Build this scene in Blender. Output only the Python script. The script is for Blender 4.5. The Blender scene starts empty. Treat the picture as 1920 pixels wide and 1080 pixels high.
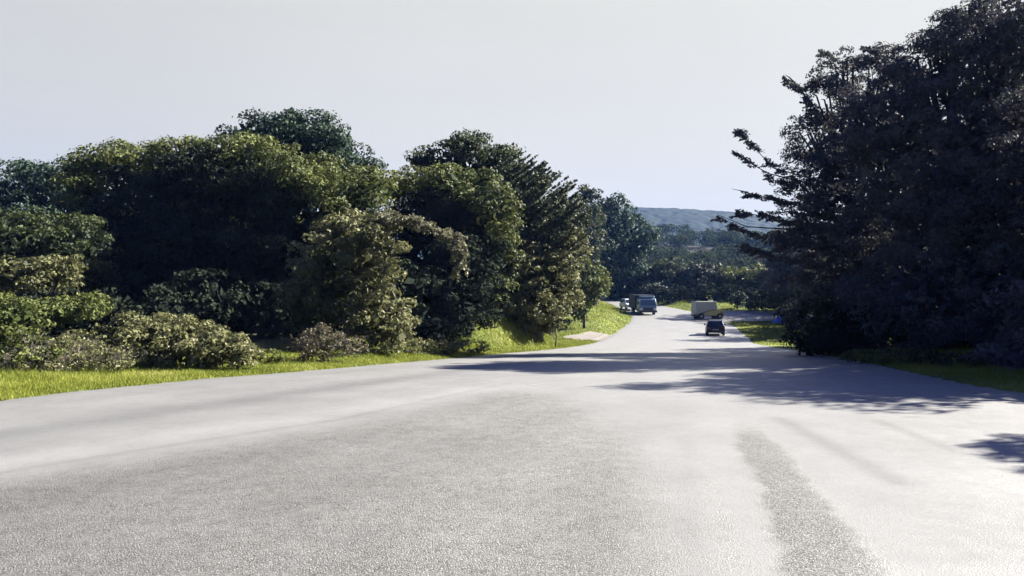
import bpy, math, random
import numpy as np
from mathutils import Vector

R = math.radians
rng = np.random.default_rng(7)
random.seed(7)
scene = bpy.context.scene
C = scene.collection

# ------------------------------------------------------------------ camera
CAM_Z = 1.7
F = 1400.0                      # focal length in pixels of a 1920 wide frame
cam_d = bpy.data.cameras.new("camera")
cam = bpy.data.objects.new("camera", cam_d)
C.objects.link(cam)
cam.location = (0, 0, CAM_Z)
cam.rotation_euler = (R(90), 0, 0)
cam_d.sensor_width = 36.0
cam_d.lens = 36.0 * F / 1920.0
cam_d.clip_end = 6000
scene.camera = cam

# ------------------------------------------------------------------ light
SUN_AZ, SUN_EL = 70.0, 33.0     # azimuth clockwise from the view direction (+Y)
w = bpy.data.worlds.new("World")
scene.world = w
w.use_nodes = True
nt = w.node_tree
nt.nodes.clear()
out = nt.nodes.new('ShaderNodeOutputWorld')
bg = nt.nodes.new('ShaderNodeBackground')
sky = nt.nodes.new('ShaderNodeTexSky')
sky.sky_type = 'NISHITA'
sky.sun_disc = False
sky.sun_elevation = R(SUN_EL)
sky.sun_rotation = R(SUN_AZ)
sky.air_density = 1.0
sky.dust_density = 3.0
sky.ozone_density = 2.0
# thin bright overcast veil ahead and towards the sun, clearer bluer sky behind
tc = nt.nodes.new('ShaderNodeTexCoord')
dot = nt.nodes.new('ShaderNodeVectorMath'); dot.operation = 'DOT_PRODUCT'
dot.inputs[1].default_value = (0.42, 0.90, 0.10)
nt.links.new(tc.outputs['Generated'], dot.inputs[0])
mr = nt.nodes.new('ShaderNodeMapRange')
mr.interpolation_type = 'SMOOTHSTEP'
mr.inputs['From Min'].default_value = 0.05
mr.inputs['From Max'].default_value = 0.50
nt.links.new(dot.outputs['Value'], mr.inputs['Value'])
veil = nt.nodes.new('ShaderNodeTexNoise')
veil.inputs['Scale'].default_value = 1.6
veil.inputs['Detail'].default_value = 4
mapv = nt.nodes.new('ShaderNodeMapping')
mapv.inputs['Scale'].default_value = (1, 1, 3.0)
nt.links.new(tc.outputs['Generated'], mapv.inputs['Vector'])
nt.links.new(mapv.outputs['Vector'], veil.inputs['Vector'])
vr = nt.nodes.new('ShaderNodeMapRange')
vr.inputs['To Min'].default_value = 0.92
vr.inputs['To Max'].default_value = 1.08
nt.links.new(veil.outputs['Fac'], vr.inputs['Value'])
glow = nt.nodes.new('ShaderNodeVectorMath'); glow.operation = 'DOT_PRODUCT'
glow.inputs[1].default_value = (math.sin(R(SUN_AZ)), math.cos(R(SUN_AZ)), 0.4)
nt.links.new(tc.outputs['Generated'], glow.inputs[0])
gr = nt.nodes.new('ShaderNodeMapRange')
gr.inputs['From Min'].default_value = -0.5
gr.inputs['From Max'].default_value = 0.95
gr.inputs['To Min'].default_value = 0.90
gr.inputs['To Max'].default_value = 1.30
nt.links.new(glow.outputs['Value'], gr.inputs['Value'])
mul = nt.nodes.new('ShaderNodeMath'); mul.operation = 'MULTIPLY'
nt.links.new(vr.outputs[0], mul.inputs[0]); nt.links.new(gr.outputs[0], mul.inputs[1])
vcol = nt.nodes.new('ShaderNodeMix'); vcol.data_type = 'RGBA'; vcol.blend_type = 'MULTIPLY'
vcol.inputs['Factor'].default_value = 1.0
VEIL = 1.06
vcol.inputs['A'].default_value = (VEIL * 1.005, VEIL * 1.0, VEIL * 0.93, 1)
nt.links.new(mul.outputs[0], vcol.inputs['B'])
dim = nt.nodes.new('ShaderNodeMix'); dim.data_type = 'RGBA'; dim.blend_type = 'MULTIPLY'
dim.inputs['Factor'].default_value = 1.0
dim.inputs['B'].default_value = (0.10, 0.13, 0.285, 1)
nt.links.new(sky.outputs[0], dim.inputs['A'])
sep = nt.nodes.new('ShaderNodeSeparateXYZ'); nt.links.new(tc.outputs['Generated'], sep.inputs[0])
ze = nt.nodes.new('ShaderNodeMapRange'); ze.interpolation_type = 'SMOOTHSTEP'
ze.inputs['From Min'].default_value = .36; ze.inputs['From Max'].default_value = .52
ze.inputs['To Min'].default_value = 1.0; ze.inputs['To Max'].default_value = .0
nt.links.new(sep.outputs['Z'], ze.inputs['Value'])
zm = nt.nodes.new('ShaderNodeMath'); zm.operation = 'MULTIPLY'
nt.links.new(mr.outputs[0], zm.inputs[0]); nt.links.new(ze.outputs[0], zm.inputs[1])
mx = nt.nodes.new('ShaderNodeMix'); mx.data_type = 'RGBA'
nt.links.new(zm.outputs[0], mx.inputs['Factor'])
nt.links.new(dim.outputs['Result'], mx.inputs['A'])
nt.links.new(vcol.outputs['Result'], mx.inputs['B'])
nt.links.new(mx.outputs['Result'], bg.inputs['Color'])
bg.inputs['Strength'].default_value = 0.10
nt.links.new(bg.outputs[0], out.inputs['Surface'])

sun_d = bpy.data.lights.new("sun", 'SUN')
sun = bpy.data.objects.new("sun", sun_d)
C.objects.link(sun)
sun_d.energy = 5.0
sun_d.angle = R(0.55)
sun_d.color = (1.0, 0.955, 0.87)
sdir = Vector((math.sin(R(SUN_AZ)) * math.cos(R(SUN_EL)), math.cos(R(SUN_AZ)) * math.cos(R(SUN_EL)), math.sin(R(SUN_EL))))
sun.rotation_euler = sdir.to_track_quat('Z', 'Y').to_euler()

scene.view_settings.view_transform = 'Standard'
scene.view_settings.look = 'None'
scene.view_settings.gamma = 1.0
scene.view_settings.exposure = 2.6
scene.render.engine = 'CYCLES'
cy = scene.cycles
cy.max_bounces = 5
cy.diffuse_bounces = 2
cy.glossy_bounces = 2
cy.transmission_bounces = 3
cy.transparent_max_bounces = 4
cy.volume_bounces = 0
cy.sample_clamp_indirect = 4.0

# ------------------------------------------------------------------ terrain
_t = np.array([(-80, 0), (0, 0), (7, 0), (10, -.02), (15, -.15), (20, -.40), (30, -1.05), (40, -1.65), (50, -2.1),
               (65, -2.5), (80, -2.2), (90, -1.65), (110, -.6), (130, .3), (160, .9), (200, 3), (250, 7.5), (300, 11.0),
               (400, 12), (600, 14), (1500, 20)], float)
_yy = np.arange(-80, 1500, 0.5)
_zz = np.interp(_yy, _t[:, 0], _t[:, 1])
_k = np.exp(-0.5 * (np.arange(-12, 13) / 4.5) ** 2); _k /= _k.sum()
_zz = np.convolve(np.pad(_zz, 12, mode='edge'), _k, 'valid')


def prof(y):
    return np.interp(y, _yy, _zz)


_dd = np.arange(3.0, 190, 0.05)
_py = 540 + F * (CAM_Z - prof(_dd)) / _dd


def G(px, py):
    """point of the road surface that the photograph shows at px, py"""
    d = float(np.interp(-py, -_py, _dd))
    return ((px - 960) / F * d, d)


def P(px, py, d):
    return np.array([(px - 960) / F * d, d, CAM_Z + (540 - py) / F * d])


_L = [(-60, -14), (-20, -12), (0, -10.6), (5, -9.8)] + [(y, x) for x, y in [G(*p) for p in [
    (0, 750), (200, 728), (400, 709), (600, 694), (800, 676), (950, 662), (1060, 652), (1112, 644), (1142, 631),
    (1166, 616), (1183, 602), (1186, 592), (1168, 580), (1140, 568), (1128, 562)]]] + [(135, 8), (150, -8), (160, -30)]
_Rr = [(-60, 22), (-20, 18), (0, 13.5), (6, 11), (9, 9.6)] + [(y, x) for x, y in [G(*p) for p in [
    (1850, 730), (1700, 697), (1560, 668), (1478, 655), (1412, 644), (1402, 632), (1378, 612), (1345, 597),
    (1300, 585), (1240, 573), (1212, 564)]]] + [(128, 20), (142, 12), (152, -8), (162, -30)]
_L = np.array(sorted(_L)); _Rr = np.array(sorted(_Rr))


def smooth_edge(a):
    ys = np.arange(-60, 158, 0.25)
    xs = np.interp(ys, a[:, 0], a[:, 1])
    k = np.exp(-0.5 * (np.arange(-12, 13) / 4.0) ** 2); k /= k.sum()
    return ys, np.convolve(np.pad(xs, 12, mode='edge'), k, 'valid')


_ly, _lx = smooth_edge(_L)
_ry, _rx = smooth_edge(_Rr)


def left_edge(y): return np.interp(y, _ly, _lx)
def right_edge(y): return np.interp(y, _ry, _rx)


def sstep(a, b, x):
    t = np.clip((x - a) / (b - a), 0, 1)
    return t * t * (3 - 2 * t)


def lumps(x, y):
    return (np.sin(x * 1.3 + 0.7 * np.sin(y * .9)) * np.sin(y * 1.1 + .5 * np.sin(x * 1.7)) * .05
            + np.sin(x * .37 + 1) * np.sin(y * .31 + 2) * .14)


def bank(x, y):
    g = lambda cx, cy, rx, ry, h: h * np.exp(-((x - cx) / rx) ** 2 - ((y - cy) / ry) ** 2)
    b = g(-2.4, 40.5, 3.6, 4.2, 1.9) + g(6.0, 84, 5.5, 13, 1.9) + g(-14, 30, 9, 10, 1.0) + g(-22, 17, 8, 7, .8)
    b += g(1.6, 43.5, 2.6, 2.8, 1.0)
    b += g(22, 26, 9, 12, .6) + g(40, 125, 30, 25, 1.5)
    return b


def H(x, y):
    x = np.asarray(x, float); y = np.asarray(y, float)
    m = np.minimum(x - left_edge(y), right_edge(y) - x)      # >0 on the asphalt
    m = np.where((y < -60) | (y > 157), -5.0, m)
    o = sstep(0.2, 2.5, -m)
    z = prof(y) + o * (lumps(x, y) + bank(x, y)) + 0.035 * sstep(0.05, .5, -m) - 0.10 * sstep(-0.10, .45, m)
    far = sstep(160, 320, y)
    z += far * (6 * np.sin(x * .012 + 1.2) + 3 * np.sin(x * .031 + y * .02))
    return z


def Hs(x, y): return float(H(x, y))


# ------------------------------------------------------------------ mesh helpers
def mesh_from(name, verts, faces, mat, parent=None, attrs=None, smooth=False, loc=None):
    """verts (n,3); faces (m,k) array with constant k"""
    verts = np.asarray(verts, np.float32)
    faces = np.asarray(faces, np.int32)
    me = bpy.data.meshes.new(name)
    me.vertices.add(len(verts)); me.vertices.foreach_set('co', verts.ravel())
    k = faces.shape[1]
    me.loops.add(faces.size); me.loops.foreach_set('vertex_index', faces.ravel())
    me.polygons.add(len(faces))
    me.polygons.foreach_set('loop_start', np.arange(0, faces.size, k, dtype=np.int32))
    me.update(calc_edges=True)
    if smooth:
        me.polygons.foreach_set('use_smooth', np.ones(len(faces), bool))
    for an, (dom, arr) in (attrs or {}).items():
        a = me.attributes.new(an, 'FLOAT', dom)
        a.data.foreach_set('value', np.asarray(arr, np.float32))
    me.materials.append(mat)
    o = bpy.data.objects.new(name, me)
    C.objects.link(o)
    if parent is not None:
        o.parent = parent
    if loc is not None:
        o.location = loc
    return o


def tag(o, label=None, cat=None, group=None, kind=None):
    if label: o['label'] = label
    if cat: o['category'] = cat
    if group: o['group'] = group
    if kind: o['kind'] = kind
    return o


def empty(name, loc, rz=0, label=None, cat=None, group=None):
    o = bpy.data.objects.new(name, None)
    o.empty_display_size = 0.3
    C.objects.link(o)
    o.location = loc
    o.rotation_euler = (0, 0, rz)
    return tag(o, label, cat, group)


def copy_tree(o, parent=None):
    c = o.copy(); C.objects.link(c)
    c.parent = parent
    for ch in list(o.children):
        copy_tree(ch, c)
    return c


class MB:
    def __init__(s): s.v = []; s.f = []

    def add(s, vs, fs):
        n = len(s.v)
        s.v += [tuple(map(float, v)) for v in vs]
        s.f += [tuple(i + n for i in f) for f in fs]
        return s

    def box(s, x0, x1, y0, y1, z0, z1):
        v = [(x0, y0, z0), (x1, y0, z0), (x1, y1, z0), (x0, y1, z0), (x0, y0, z1), (x1, y0, z1), (x1, y1, z1), (x0, y1, z1)]
        return s.add(v, [(0, 3, 2, 1), (4, 5, 6, 7), (0, 1, 5, 4), (1, 2, 6, 5), (2, 3, 7, 6), (3, 0, 4, 7)])

    def prism(s, prof_yz, x0, x1, taper=None):
        """profile in (y, z), extruded along x; taper(z) narrows the half width"""
        n = len(prof_yz)
        v = []
        for x in (x0, x1):
            for (y, z) in prof_yz:
                t = taper(z) if taper else 1.0
                v.append((x * t, y, z))
        f = [tuple(range(n - 1, -1, -1)), tuple(range(n, 2 * n))]
        f += [(i, (i + 1) % n, n + (i + 1) % n, n + i) for i in range(n)]
        return s.add(v, f)

    def cyl_x(s, x0, x1, cy_, cz_, r, n=18, r1=None):
        r1 = r if r1 is None else r1
        v = [(x, cy_ + rr * math.cos(2 * math.pi * i / n), cz_ + rr * math.sin(2 * math.pi * i / n)) for x, rr in ((x0, r), (x1, r1)) for i in range(n)]
        f = [tuple(range(n)), tuple(range(2 * n - 1, n - 1, -1))] + [(i, n + i, n + (i + 1) % n, (i + 1) % n) for i in range(n)]
        return s.add(v, f)

    def tube(s, pts, rad, n=7):
        pts = [Vector(p) for p in pts]
        base = len(s.v)
        for i, p in enumerate(pts):
            a = pts[max(i - 1, 0)]; b = pts[min(i + 1, len(pts) - 1)]
            d = (b - a).normalized()
            u = d.orthogonal().normalized() if abs(d.z) < .99 else Vector((1, 0, 0))
            if i == 0: u0 = u
            u = (u0 - d * u0.dot(d))
            u = u.normalized() if u.length > 1e-4 else d.orthogonal().normalized()
            u0 = u
            vv = d.cross(u)
            for k in range(n):
                an = 2 * math.pi * k / n
                q = p + (u * math.cos(an) + vv * math.sin(an)) * rad[i]
                s.v.append(tuple(q))
        for i in range(len(pts) - 1):
            for k in range(n):
                s.f.append((base + i * n + k, base + i * n + (k + 1) % n, base + (i + 1) * n + (k + 1) % n, base + (i + 1) * n + k))
        s.f.append(tuple(base + k for k in range(n - 1, -1, -1)))
        s.f.append(tuple(base + (len(pts) - 1) * n + k for k in range(n)))
        return s

    def build(s, name, mat, parent=None, bevel=0, smooth=False):
        me = bpy.data.meshes.new(name)
        me.from_pydata(s.v, [], s.f)
        me.update()
        if smooth or bevel:
            me.polygons.foreach_set('use_smooth', [True] * len(me.polygons))
        me.materials.append(mat)
        o = bpy.data.objects.new(name, me)
        C.objects.link(o)
        if parent is not None: o.parent = parent
        if bevel:
            b = o.modifiers.new('bevel', 'BEVEL'); b.width = bevel; b.segments = 2; b.limit_method = 'ANGLE'; b.angle_limit = R(30)
            b.harden_normals = True
        return o


# ------------------------------------------------------------------ materials
def new_mat(name):
    m = bpy.data.materials.new(name); m.use_nodes = True
    n = m.node_tree; n.nodes.clear()
    o = n.nodes.new('ShaderNodeOutputMaterial')
    return m, n, o


def simple(name, col, rough=.5, metal=0, coat=0, noise=.12, scale=6, emit=None, spec=.5):
    m, n, o = new_mat(name)
    p = n.nodes.new('ShaderNodeBsdfPrincipled')
    t = n.nodes.new('ShaderNodeTexNoise'); t.inputs['Scale'].default_value = scale; t.inputs['Detail'].default_value = 5
    g = n.nodes.new('ShaderNodeTexCoord'); n.links.new(g.outputs['Object'], t.inputs['Vector'])
    mr_ = n.nodes.new('ShaderNodeMapRange'); mr_.inputs['From Min'].default_value = .3; mr_.inputs['From Max'].default_value = .7
    mr_.inputs['To Min'].default_value = 1 - noise; mr_.inputs['To Max'].default_value = 1 + noise
    n.links.new(t.outputs['Fac'], mr_.inputs['Value'])
    mm = n.nodes.new('ShaderNodeMix'); mm.data_type = 'RGBA'; mm.blend_type = 'MULTIPLY'; mm.inputs['Factor'].default_value = 1
    mm.inputs['A'].default_value = (*[c * .66 for c in col], 1)
    n.links.new(mr_.outputs[0], mm.inputs['B'])
    n.links.new(mm.outputs['Result'], p.inputs['Base Color'])
    p.inputs['Roughness'].default_value = rough
    p.inputs['Metallic'].default_value = metal
    p.inputs['Coat Weight'].default_value = coat
    p.inputs['Specular IOR Level'].default_value = spec
    n.links.new(p.outputs[0], o.inputs['Surface'])
    return m


def leaf_mat(name, dark, light, trans=.28, rough=.62, spec=.14, third=None):
    """colour runs over the per-leaf tint, plus a slow drift through the crown"""
    k = .64
    dark = tuple(c * k for c in dark); light = tuple(c * k for c in light); third = tuple(c * k for c in third) if third else None
    m, n, o = new_mat(name)
    a = n.nodes.new('ShaderNodeAttribute'); a.attribute_name = 'tint'
    g = n.nodes.new('ShaderNodeTexCoord')
    t = n.nodes.new('ShaderNodeTexNoise'); t.inputs['Scale'].default_value = .55; t.inputs['Detail'].default_value = 3
    n.links.new(g.outputs['Object'], t.inputs['Vector'])
    ad = n.nodes.new('ShaderNodeMath'); ad.operation = 'MULTIPLY_ADD'
    n.links.new(t.outputs['Fac'], ad.inputs[0]); ad.inputs[1].default_value = 1.1
    mm = n.nodes.new('ShaderNodeMath'); mm.operation = 'MULTIPLY_ADD'
    n.links.new(a.outputs['Fac'], mm.inputs[0]); mm.inputs[1].default_value = .75; mm.inputs[2].default_value = -.4
    n.links.new(mm.outputs[0], ad.inputs[2])
    cr = n.nodes.new('ShaderNodeValToRGB')
    cr.color_ramp.elements[0].position = .15; cr.color_ramp.elements[0].color = (*dark, 1)
    cr.color_ramp.elements[1].position = .85; cr.color_ramp.elements[1].color = (*light, 1)
    if third:
        e = cr.color_ramp.elements.new(1.0); e.color = (*third, 1)
    n.links.new(ad.outputs[0], cr.inputs['Fac'])
    p = n.nodes.new('ShaderNodeBsdfPrincipled')
    p.inputs['Roughness'].default_value = rough
    p.inputs['Specular IOR Level'].default_value = spec
    n.links.new(cr.outputs['Color'], p.inputs['Base Color'])
    tr = n.nodes.new('ShaderNodeBsdfTranslucent')
    n.links.new(cr.outputs['Color'], tr.inputs['Color'])
    mx_ = n.nodes.new('ShaderNodeMixShader'); mx_.inputs['Fac'].default_value = trans
    n.links.new(p.outputs[0], mx_.inputs[1]); n.links.new(tr.outputs[0], mx_.inputs[2])
    n.links.new(mx_.outputs[0], o.inputs['Surface'])
    return m


M = {}
M['deep'] = leaf_mat('deep_green_leaves', (.016, .025, .013), (.075, .092, .030))
M['olive'] = leaf_mat('olive_leaves', (.020, .032, .010), (.165, .185, .052))
M['bluegreen'] = leaf_mat('blue_green_leaves', (.012, .028, .020), (.050, .085, .045))
M['dusty'] = leaf_mat('dusty_shrub_leaves', (.050, .055, .022), (.25, .25, .105), third=(.42, .38, .26))
M['bright'] = leaf_mat('bright_green_leaves', (.040, .060, .016), (.17, .19, .050))
M['dry'] = leaf_mat('dry_twiggy_leaves', (.060, .050, .032), (.20, .175, .11), third=(.42, .36, .30))
M['dark'] = leaf_mat('dark_tree_leaves', (.018, .023, .024), (.068, .082, .052), trans=.12, spec=.1)
M['shade'] = leaf_mat('shade_dark_leaves', (.016, .020, .018), (.042, .052, .032), trans=.08, spec=.0, rough=.8)  # deep shade under the trees painted into the leaf colour
M['rdark'] = leaf_mat('flare_tinted_leaves', (.060, .055, .080), (.165, .165, .140), trans=.15, spec=.05, rough=.7)  # plum tint is lens-flare lift of the shade, painted into the leaves
M['pale'] = leaf_mat('pale_leaves', (.09, .09, .05), (.26, .25, .15), third=(.5, .48, .38))
M['conifer'] = leaf_mat('conifer_needles', (.026, .036, .018), (.15, .165, .085), trans=.2)
M['grass'] = leaf_mat('grass_blades', (.10, .135, .018), (.30, .33, .045), trans=.3, rough=.6, third=(.44, .42, .14))
M['bark'] = simple('bark', (.06, .05, .04), .9, noise=.4, scale=12)
M['bark_pale'] = simple('pale_bark', (.20, .17, .13), .9, noise=.3, scale=12)


def road_material():
    m, n, o = new_mat('worn_chip_seal')
    L = n.links.new
    g = n.nodes.new('ShaderNodeTexCoord')
    co = n.nodes.new('ShaderNodeAttribute'); co.attribute_name = 'coarse'
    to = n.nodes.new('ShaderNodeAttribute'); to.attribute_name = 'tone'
    # break the edge of the coarse areas up
    nb = n.nodes.new('ShaderNodeTexNoise'); nb.inputs['Scale'].default_value = 5; nb.inputs['Detail'].default_value = 7
    nb.inputs['Roughness'].default_value = .7
    L(g.outputs['Object'], nb.inputs['Vector'])
    c1 = n.nodes.new('ShaderNodeMath'); c1.operation = 'MULTIPLY_ADD'; c1.inputs[1].default_value = .9; c1.inputs[2].default_value = -.45
    L(nb.outputs['Fac'], c1.inputs[0])
    c2 = n.nodes.new('ShaderNodeMath'); c2.operation = 'ADD'; L(c1.outputs[0], c2.inputs[0]); L(co.outputs['Fac'], c2.inputs[1])
    cf = n.nodes.new('ShaderNodeClamp'); L(c2.outputs[0], cf.inputs['Value'])
    # stones
    vo = n.nodes.new('ShaderNodeTexVoronoi'); vo.feature = 'DISTANCE_TO_EDGE'; vo.inputs['Scale'].default_value = 52; vo.inputs['Randomness'].default_value = 1
    wn = n.nodes.new('ShaderNodeTexNoise'); wn.inputs['Scale'].default_value = 30; wn.inputs['Detail'].default_value = 3
    L(g.outputs['Object'], wn.inputs['Vector'])
    wm = n.nodes.new('ShaderNodeMix'); wm.data_type = 'VECTOR'; wm.inputs['Factor'].default_value = .04
    L(g.outputs['Object'], wm.inputs['A']); L(wn.outputs['Color'], wm.inputs['B'])
    L(wm.outputs['Result'], vo.inputs['Vector'])
    fn = n.nodes.new('ShaderNodeTexNoise'); fn.inputs['Scale'].default_value = 95; fn.inputs['Detail'].default_value = 6; fn.inputs['Roughness'].default_value = .75
    L(g.outputs['Object'], fn.inputs['Vector'])
    # colour
    ln = n.nodes.new('ShaderNodeTexNoise'); ln.inputs['Scale'].default_value = .7; ln.inputs['Detail'].default_value = 8
    ln.inputs['Roughness'].default_value = .62
    L(g.outputs['Object'], ln.inputs['Vector'])
    cr = n.nodes.new('ShaderNodeValToRGB')
    cr.color_ramp.elements[0].position = .3; cr.color_ramp.elements[0].color = (.134, .132, .125, 1)
    cr.color_ramp.elements[1].position = .7; cr.color_ramp.elements[1].color = (.172, .170, .162, 1)
    L(ln.outputs['Fac'], cr.inputs['Fac'])
    pit = n.nodes.new('ShaderNodeMapRange'); pit.inputs['From Min'].default_value = .32; pit.inputs['From Max'].default_value = .62
    pit.inputs['To Min'].default_value = .38; pit.inputs['To Max'].default_value = 1.3
    L(fn.outputs['Fac'], pit.inputs['Value'])
    gap = n.nodes.new('ShaderNodeMapRange'); gap.inputs['From Min'].default_value = .0; gap.inputs['From Max'].default_value = .16
    gap.inputs['To Min'].default_value = .25; gap.inputs['To Max'].default_value = 1.12
    L(vo.outputs['Distance'], gap.inputs['Value'])
    pg = n.nodes.new('ShaderNodeMath'); pg.operation = 'MULTIPLY'; L(gap.outputs[0], pg.inputs[0]); L(pit.outputs[0], pg.inputs[1])
    v2 = n.nodes.new('ShaderNodeTexVoronoi'); v2.feature = 'DISTANCE_TO_EDGE'; v2.inputs['Scale'].default_value = 21
    w2 = n.nodes.new('ShaderNodeMix'); w2.data_type = 'VECTOR'; w2.inputs['Factor'].default_value = .10
    L(g.outputs['Object'], w2.inputs['A']); L(wn.outputs['Color'], w2.inputs['B']); L(w2.outputs['Result'], v2.inputs['Vector'])
    g2 = n.nodes.new('ShaderNodeMapRange'); g2.inputs['From Min'].default_value = .0; g2.inputs['From Max'].default_value = .10
    g2.inputs['To Min'].default_value = .58; g2.inputs['To Max'].default_value = 1.13
    L(v2.outputs['Distance'], g2.inputs['Value'])
    pg2 = n.nodes.new('ShaderNodeMath'); pg2.operation = 'MULTIPLY'; L(pg.outputs[0], pg2.inputs[0]); L(g2.outputs[0], pg2.inputs[1])
    mpit = n.nodes.new('ShaderNodeMix'); mpit.data_type = 'FLOAT'; mpit.inputs['A'].default_value = 1.0
    L(cf.outputs[0], mpit.inputs['Factor']); L(pg2.outputs[0], mpit.inputs['B'])
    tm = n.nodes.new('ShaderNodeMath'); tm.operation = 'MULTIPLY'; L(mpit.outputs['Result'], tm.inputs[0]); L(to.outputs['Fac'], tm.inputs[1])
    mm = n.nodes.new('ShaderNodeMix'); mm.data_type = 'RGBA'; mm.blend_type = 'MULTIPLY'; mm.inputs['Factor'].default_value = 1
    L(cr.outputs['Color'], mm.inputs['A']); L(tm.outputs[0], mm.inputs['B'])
    p = n.nodes.new('ShaderNodeBsdfPrincipled')
    L(mm.outputs['Result'], p.inputs['Base Color'])
    ro = n.nodes.new('ShaderNodeMapRange'); ro.inputs['To Min'].default_value = .42; ro.inputs['To Max'].default_value = .8
    sp = n.nodes.new('ShaderNodeMapRange'); sp.inputs['To Min'].default_value = .42; sp.inputs['To Max'].default_value = .12
    L(cf.outputs[0], sp.inputs['Value']); L(sp.outputs[0], p.inputs['Specular IOR Level'])
    L(cf.outputs[0], ro.inputs['Value']); L(ro.outputs[0], p.inputs['Roughness'])
    # relief
    h1 = n.nodes.new('ShaderNodeMath'); h1.operation = 'MULTIPLY_ADD'; h1.inputs[1].default_value = 1.6
    L(vo.outputs['Distance'], h1.inputs[0]); L(fn.outputs['Fac'], h1.inputs[2])
    st = n.nodes.new('ShaderNodeMapRange'); st.inputs['To Min'].default_value = .22; st.inputs['To Max'].default_value = 1.0
    L(cf.outputs[0], st.inputs['Value'])
    b = n.nodes.new('ShaderNodeBump'); b.inputs['Distance'].default_value = .008
    L(st.outputs[0], b.inputs['Strength']); L(h1.outputs[0], b.inputs['Height'])
    L(b.outputs[0], p.inputs['Normal'])
    L(p.outputs[0], o.inputs['Surface'])
    return m


def ground_material():
    m, n, o = new_mat('grassy_ground')
    L = n.links.new
    g = n.nodes.new('ShaderNodeTexCoord')
    a = n.nodes.new('ShaderNodeTexNoise'); a.inputs['Scale'].default_value = .35; a.inputs['Detail'].default_value = 8; a.inputs['Roughness'].default_value = .65
    b = n.nodes.new('ShaderNodeTexNoise'); b.inputs['Scale'].default_value = 9; b.inputs['Detail'].default_value = 6; b.inputs['Roughness'].default_value = .7
    L(g.outputs['Object'], a.inputs['Vector']); L(g.outputs['Object'], b.inputs['Vector'])
    ad = n.nodes.new('ShaderNodeMath'); ad.operation = 'MULTIPLY_ADD'; ad.inputs[1].default_value = .6
    L(b.outputs['Fac'], ad.inputs[0])
    sc = n.nodes.new('ShaderNodeMath'); sc.operation = 'MULTIPLY_ADD'; sc.inputs[1].default_value = .8; sc.inputs[2].default_value = -.2
    L(a.outputs['Fac'], sc.inputs[0]); L(sc.outputs[0], ad.inputs[2])
    cr = n.nodes.new('ShaderNodeValToRGB'); e = cr.color_ramp.elements
    e[0].position = .3; e[0].color = (.05, .043, .027, 1)
    e[1].position = .47; e[1].color = (.080, .100, .022, 1)
    q = e.new(.62); q.color = (.125, .15, .030, 1)
    q = e.new(.8); q.color = (.15, .145, .06, 1)
    L(ad.outputs[0], cr.inputs['Fac'])
    p = n.nodes.new('ShaderNodeBsdfPrincipled'); p.inputs['Roughness'].default_value = .9; p.inputs['Specular IOR Level'].default_value = .15
    li = n.nodes.new('ShaderNodeAttribute'); li.attribute_name = 'shade_litter'
    lc = n.nodes.new('ShaderNodeValToRGB'); lc.color_ramp.elements[0].position = .35; lc.color_ramp.elements[0].color = (.012, .011, .008, 1)  # dead-leaf floor, near-black to carry the shade under the trees
    lc.color_ramp.elements[1].position = .7; lc.color_ramp.elements[1].color = (.036, .034, .018, 1)
    L(b.outputs['Fac'], lc.inputs['Fac'])
    lm = n.nodes.new('ShaderNodeMix'); lm.data_type = 'RGBA'
    L(li.outputs['Fac'], lm.inputs['Factor']); L(cr.outputs['Color'], lm.inputs['A']); L(lc.outputs['Color'], lm.inputs['B'])
    L(lm.outputs['Result'], p.inputs['Base Color'])
    bu = n.nodes.new('ShaderNodeBump'); bu.inputs['Distance'].default_value = .08; bu.inputs['Strength'].default_value = .9
    L(b.outputs['Fac'], bu.inputs['Height']); L(bu.outputs[0], p.inputs['Normal'])
    L(p.outputs[0], o.inputs['Surface'])
    return m


M['road'] = road_material()
M['ground'] = ground_material()
M['dirt'] = simple('pinkish_gravel', (.20, .178, .158), .95, noise=.22, scale=3, spec=.1)


# ------------------------------------------------------------------ ground, road, driveway, hill
def grid_faces(nr, nc):
    i = np.arange(nr - 1)[:, None] * nc + np.arange(nc - 1)[None, :]
    i = i.ravel()
    return np.stack([i, i + 1, i + nc + 1, i + nc], 1)


xs = np.concatenate([np.arange(-900, -200, 50), np.arange(-200, -60, 10), np.arange(-60, -16, 1.5), np.arange(-16, 30, .35),
                     np.arange(30, 70, 1.5), np.arange(70, 260, 10), np.arange(260, 1000, 50)])
ys = np.concatenate([np.arange(-90, 0, 6), np.arange(0, 8, 1), np.arange(8, 52, .35), np.arange(52, 125, .8), np.arange(125, 320, 5),
                     np.arange(320, 1150, 40)])
X, Y = np.meshgrid(xs, ys)
Z = H(X, Y)
ml = X - left_edge(Y); mr2 = X - right_edge(Y)
wv = np.interp(Y, [0, 20, 34, 36, 48, 60, 110, 130], [3.3, 3.8, 4.5, 7, 7.5, 9, 13, 20]) + .6 * np.sin(Y * .8) + .3 * np.sin(X * 2)
shade_litter = sstep(0, .9, -ml - wv)  # mask of the dead-leaf floor, darkened for the shade under the trees
shade_litter = np.maximum(shade_litter, sstep(.5, 1.6, mr2 - .8 * np.abs(np.sin(Y * .35)) - np.interp(Y, [0, 16, 18, 30, 33, 48, 52], [.2, .2, 2.6, 2.6, .2, .2, 0])) * sstep(52, 46, Y))
shade_litter = np.maximum(shade_litter, sstep(112, 126, Y) * (1 - sstep(-30, -14, ml) * 0))
shade_litter = np.where(Y > 300, 1, shade_litter)
g_ = mesh_from('ground', np.stack([X, Y, Z], -1).reshape(-1, 3), grid_faces(len(ys), len(xs)), M['ground'], smooth=True,
               attrs={'shade_litter': ('POINT', shade_litter.ravel())})
tag(g_, kind='structure')

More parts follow.
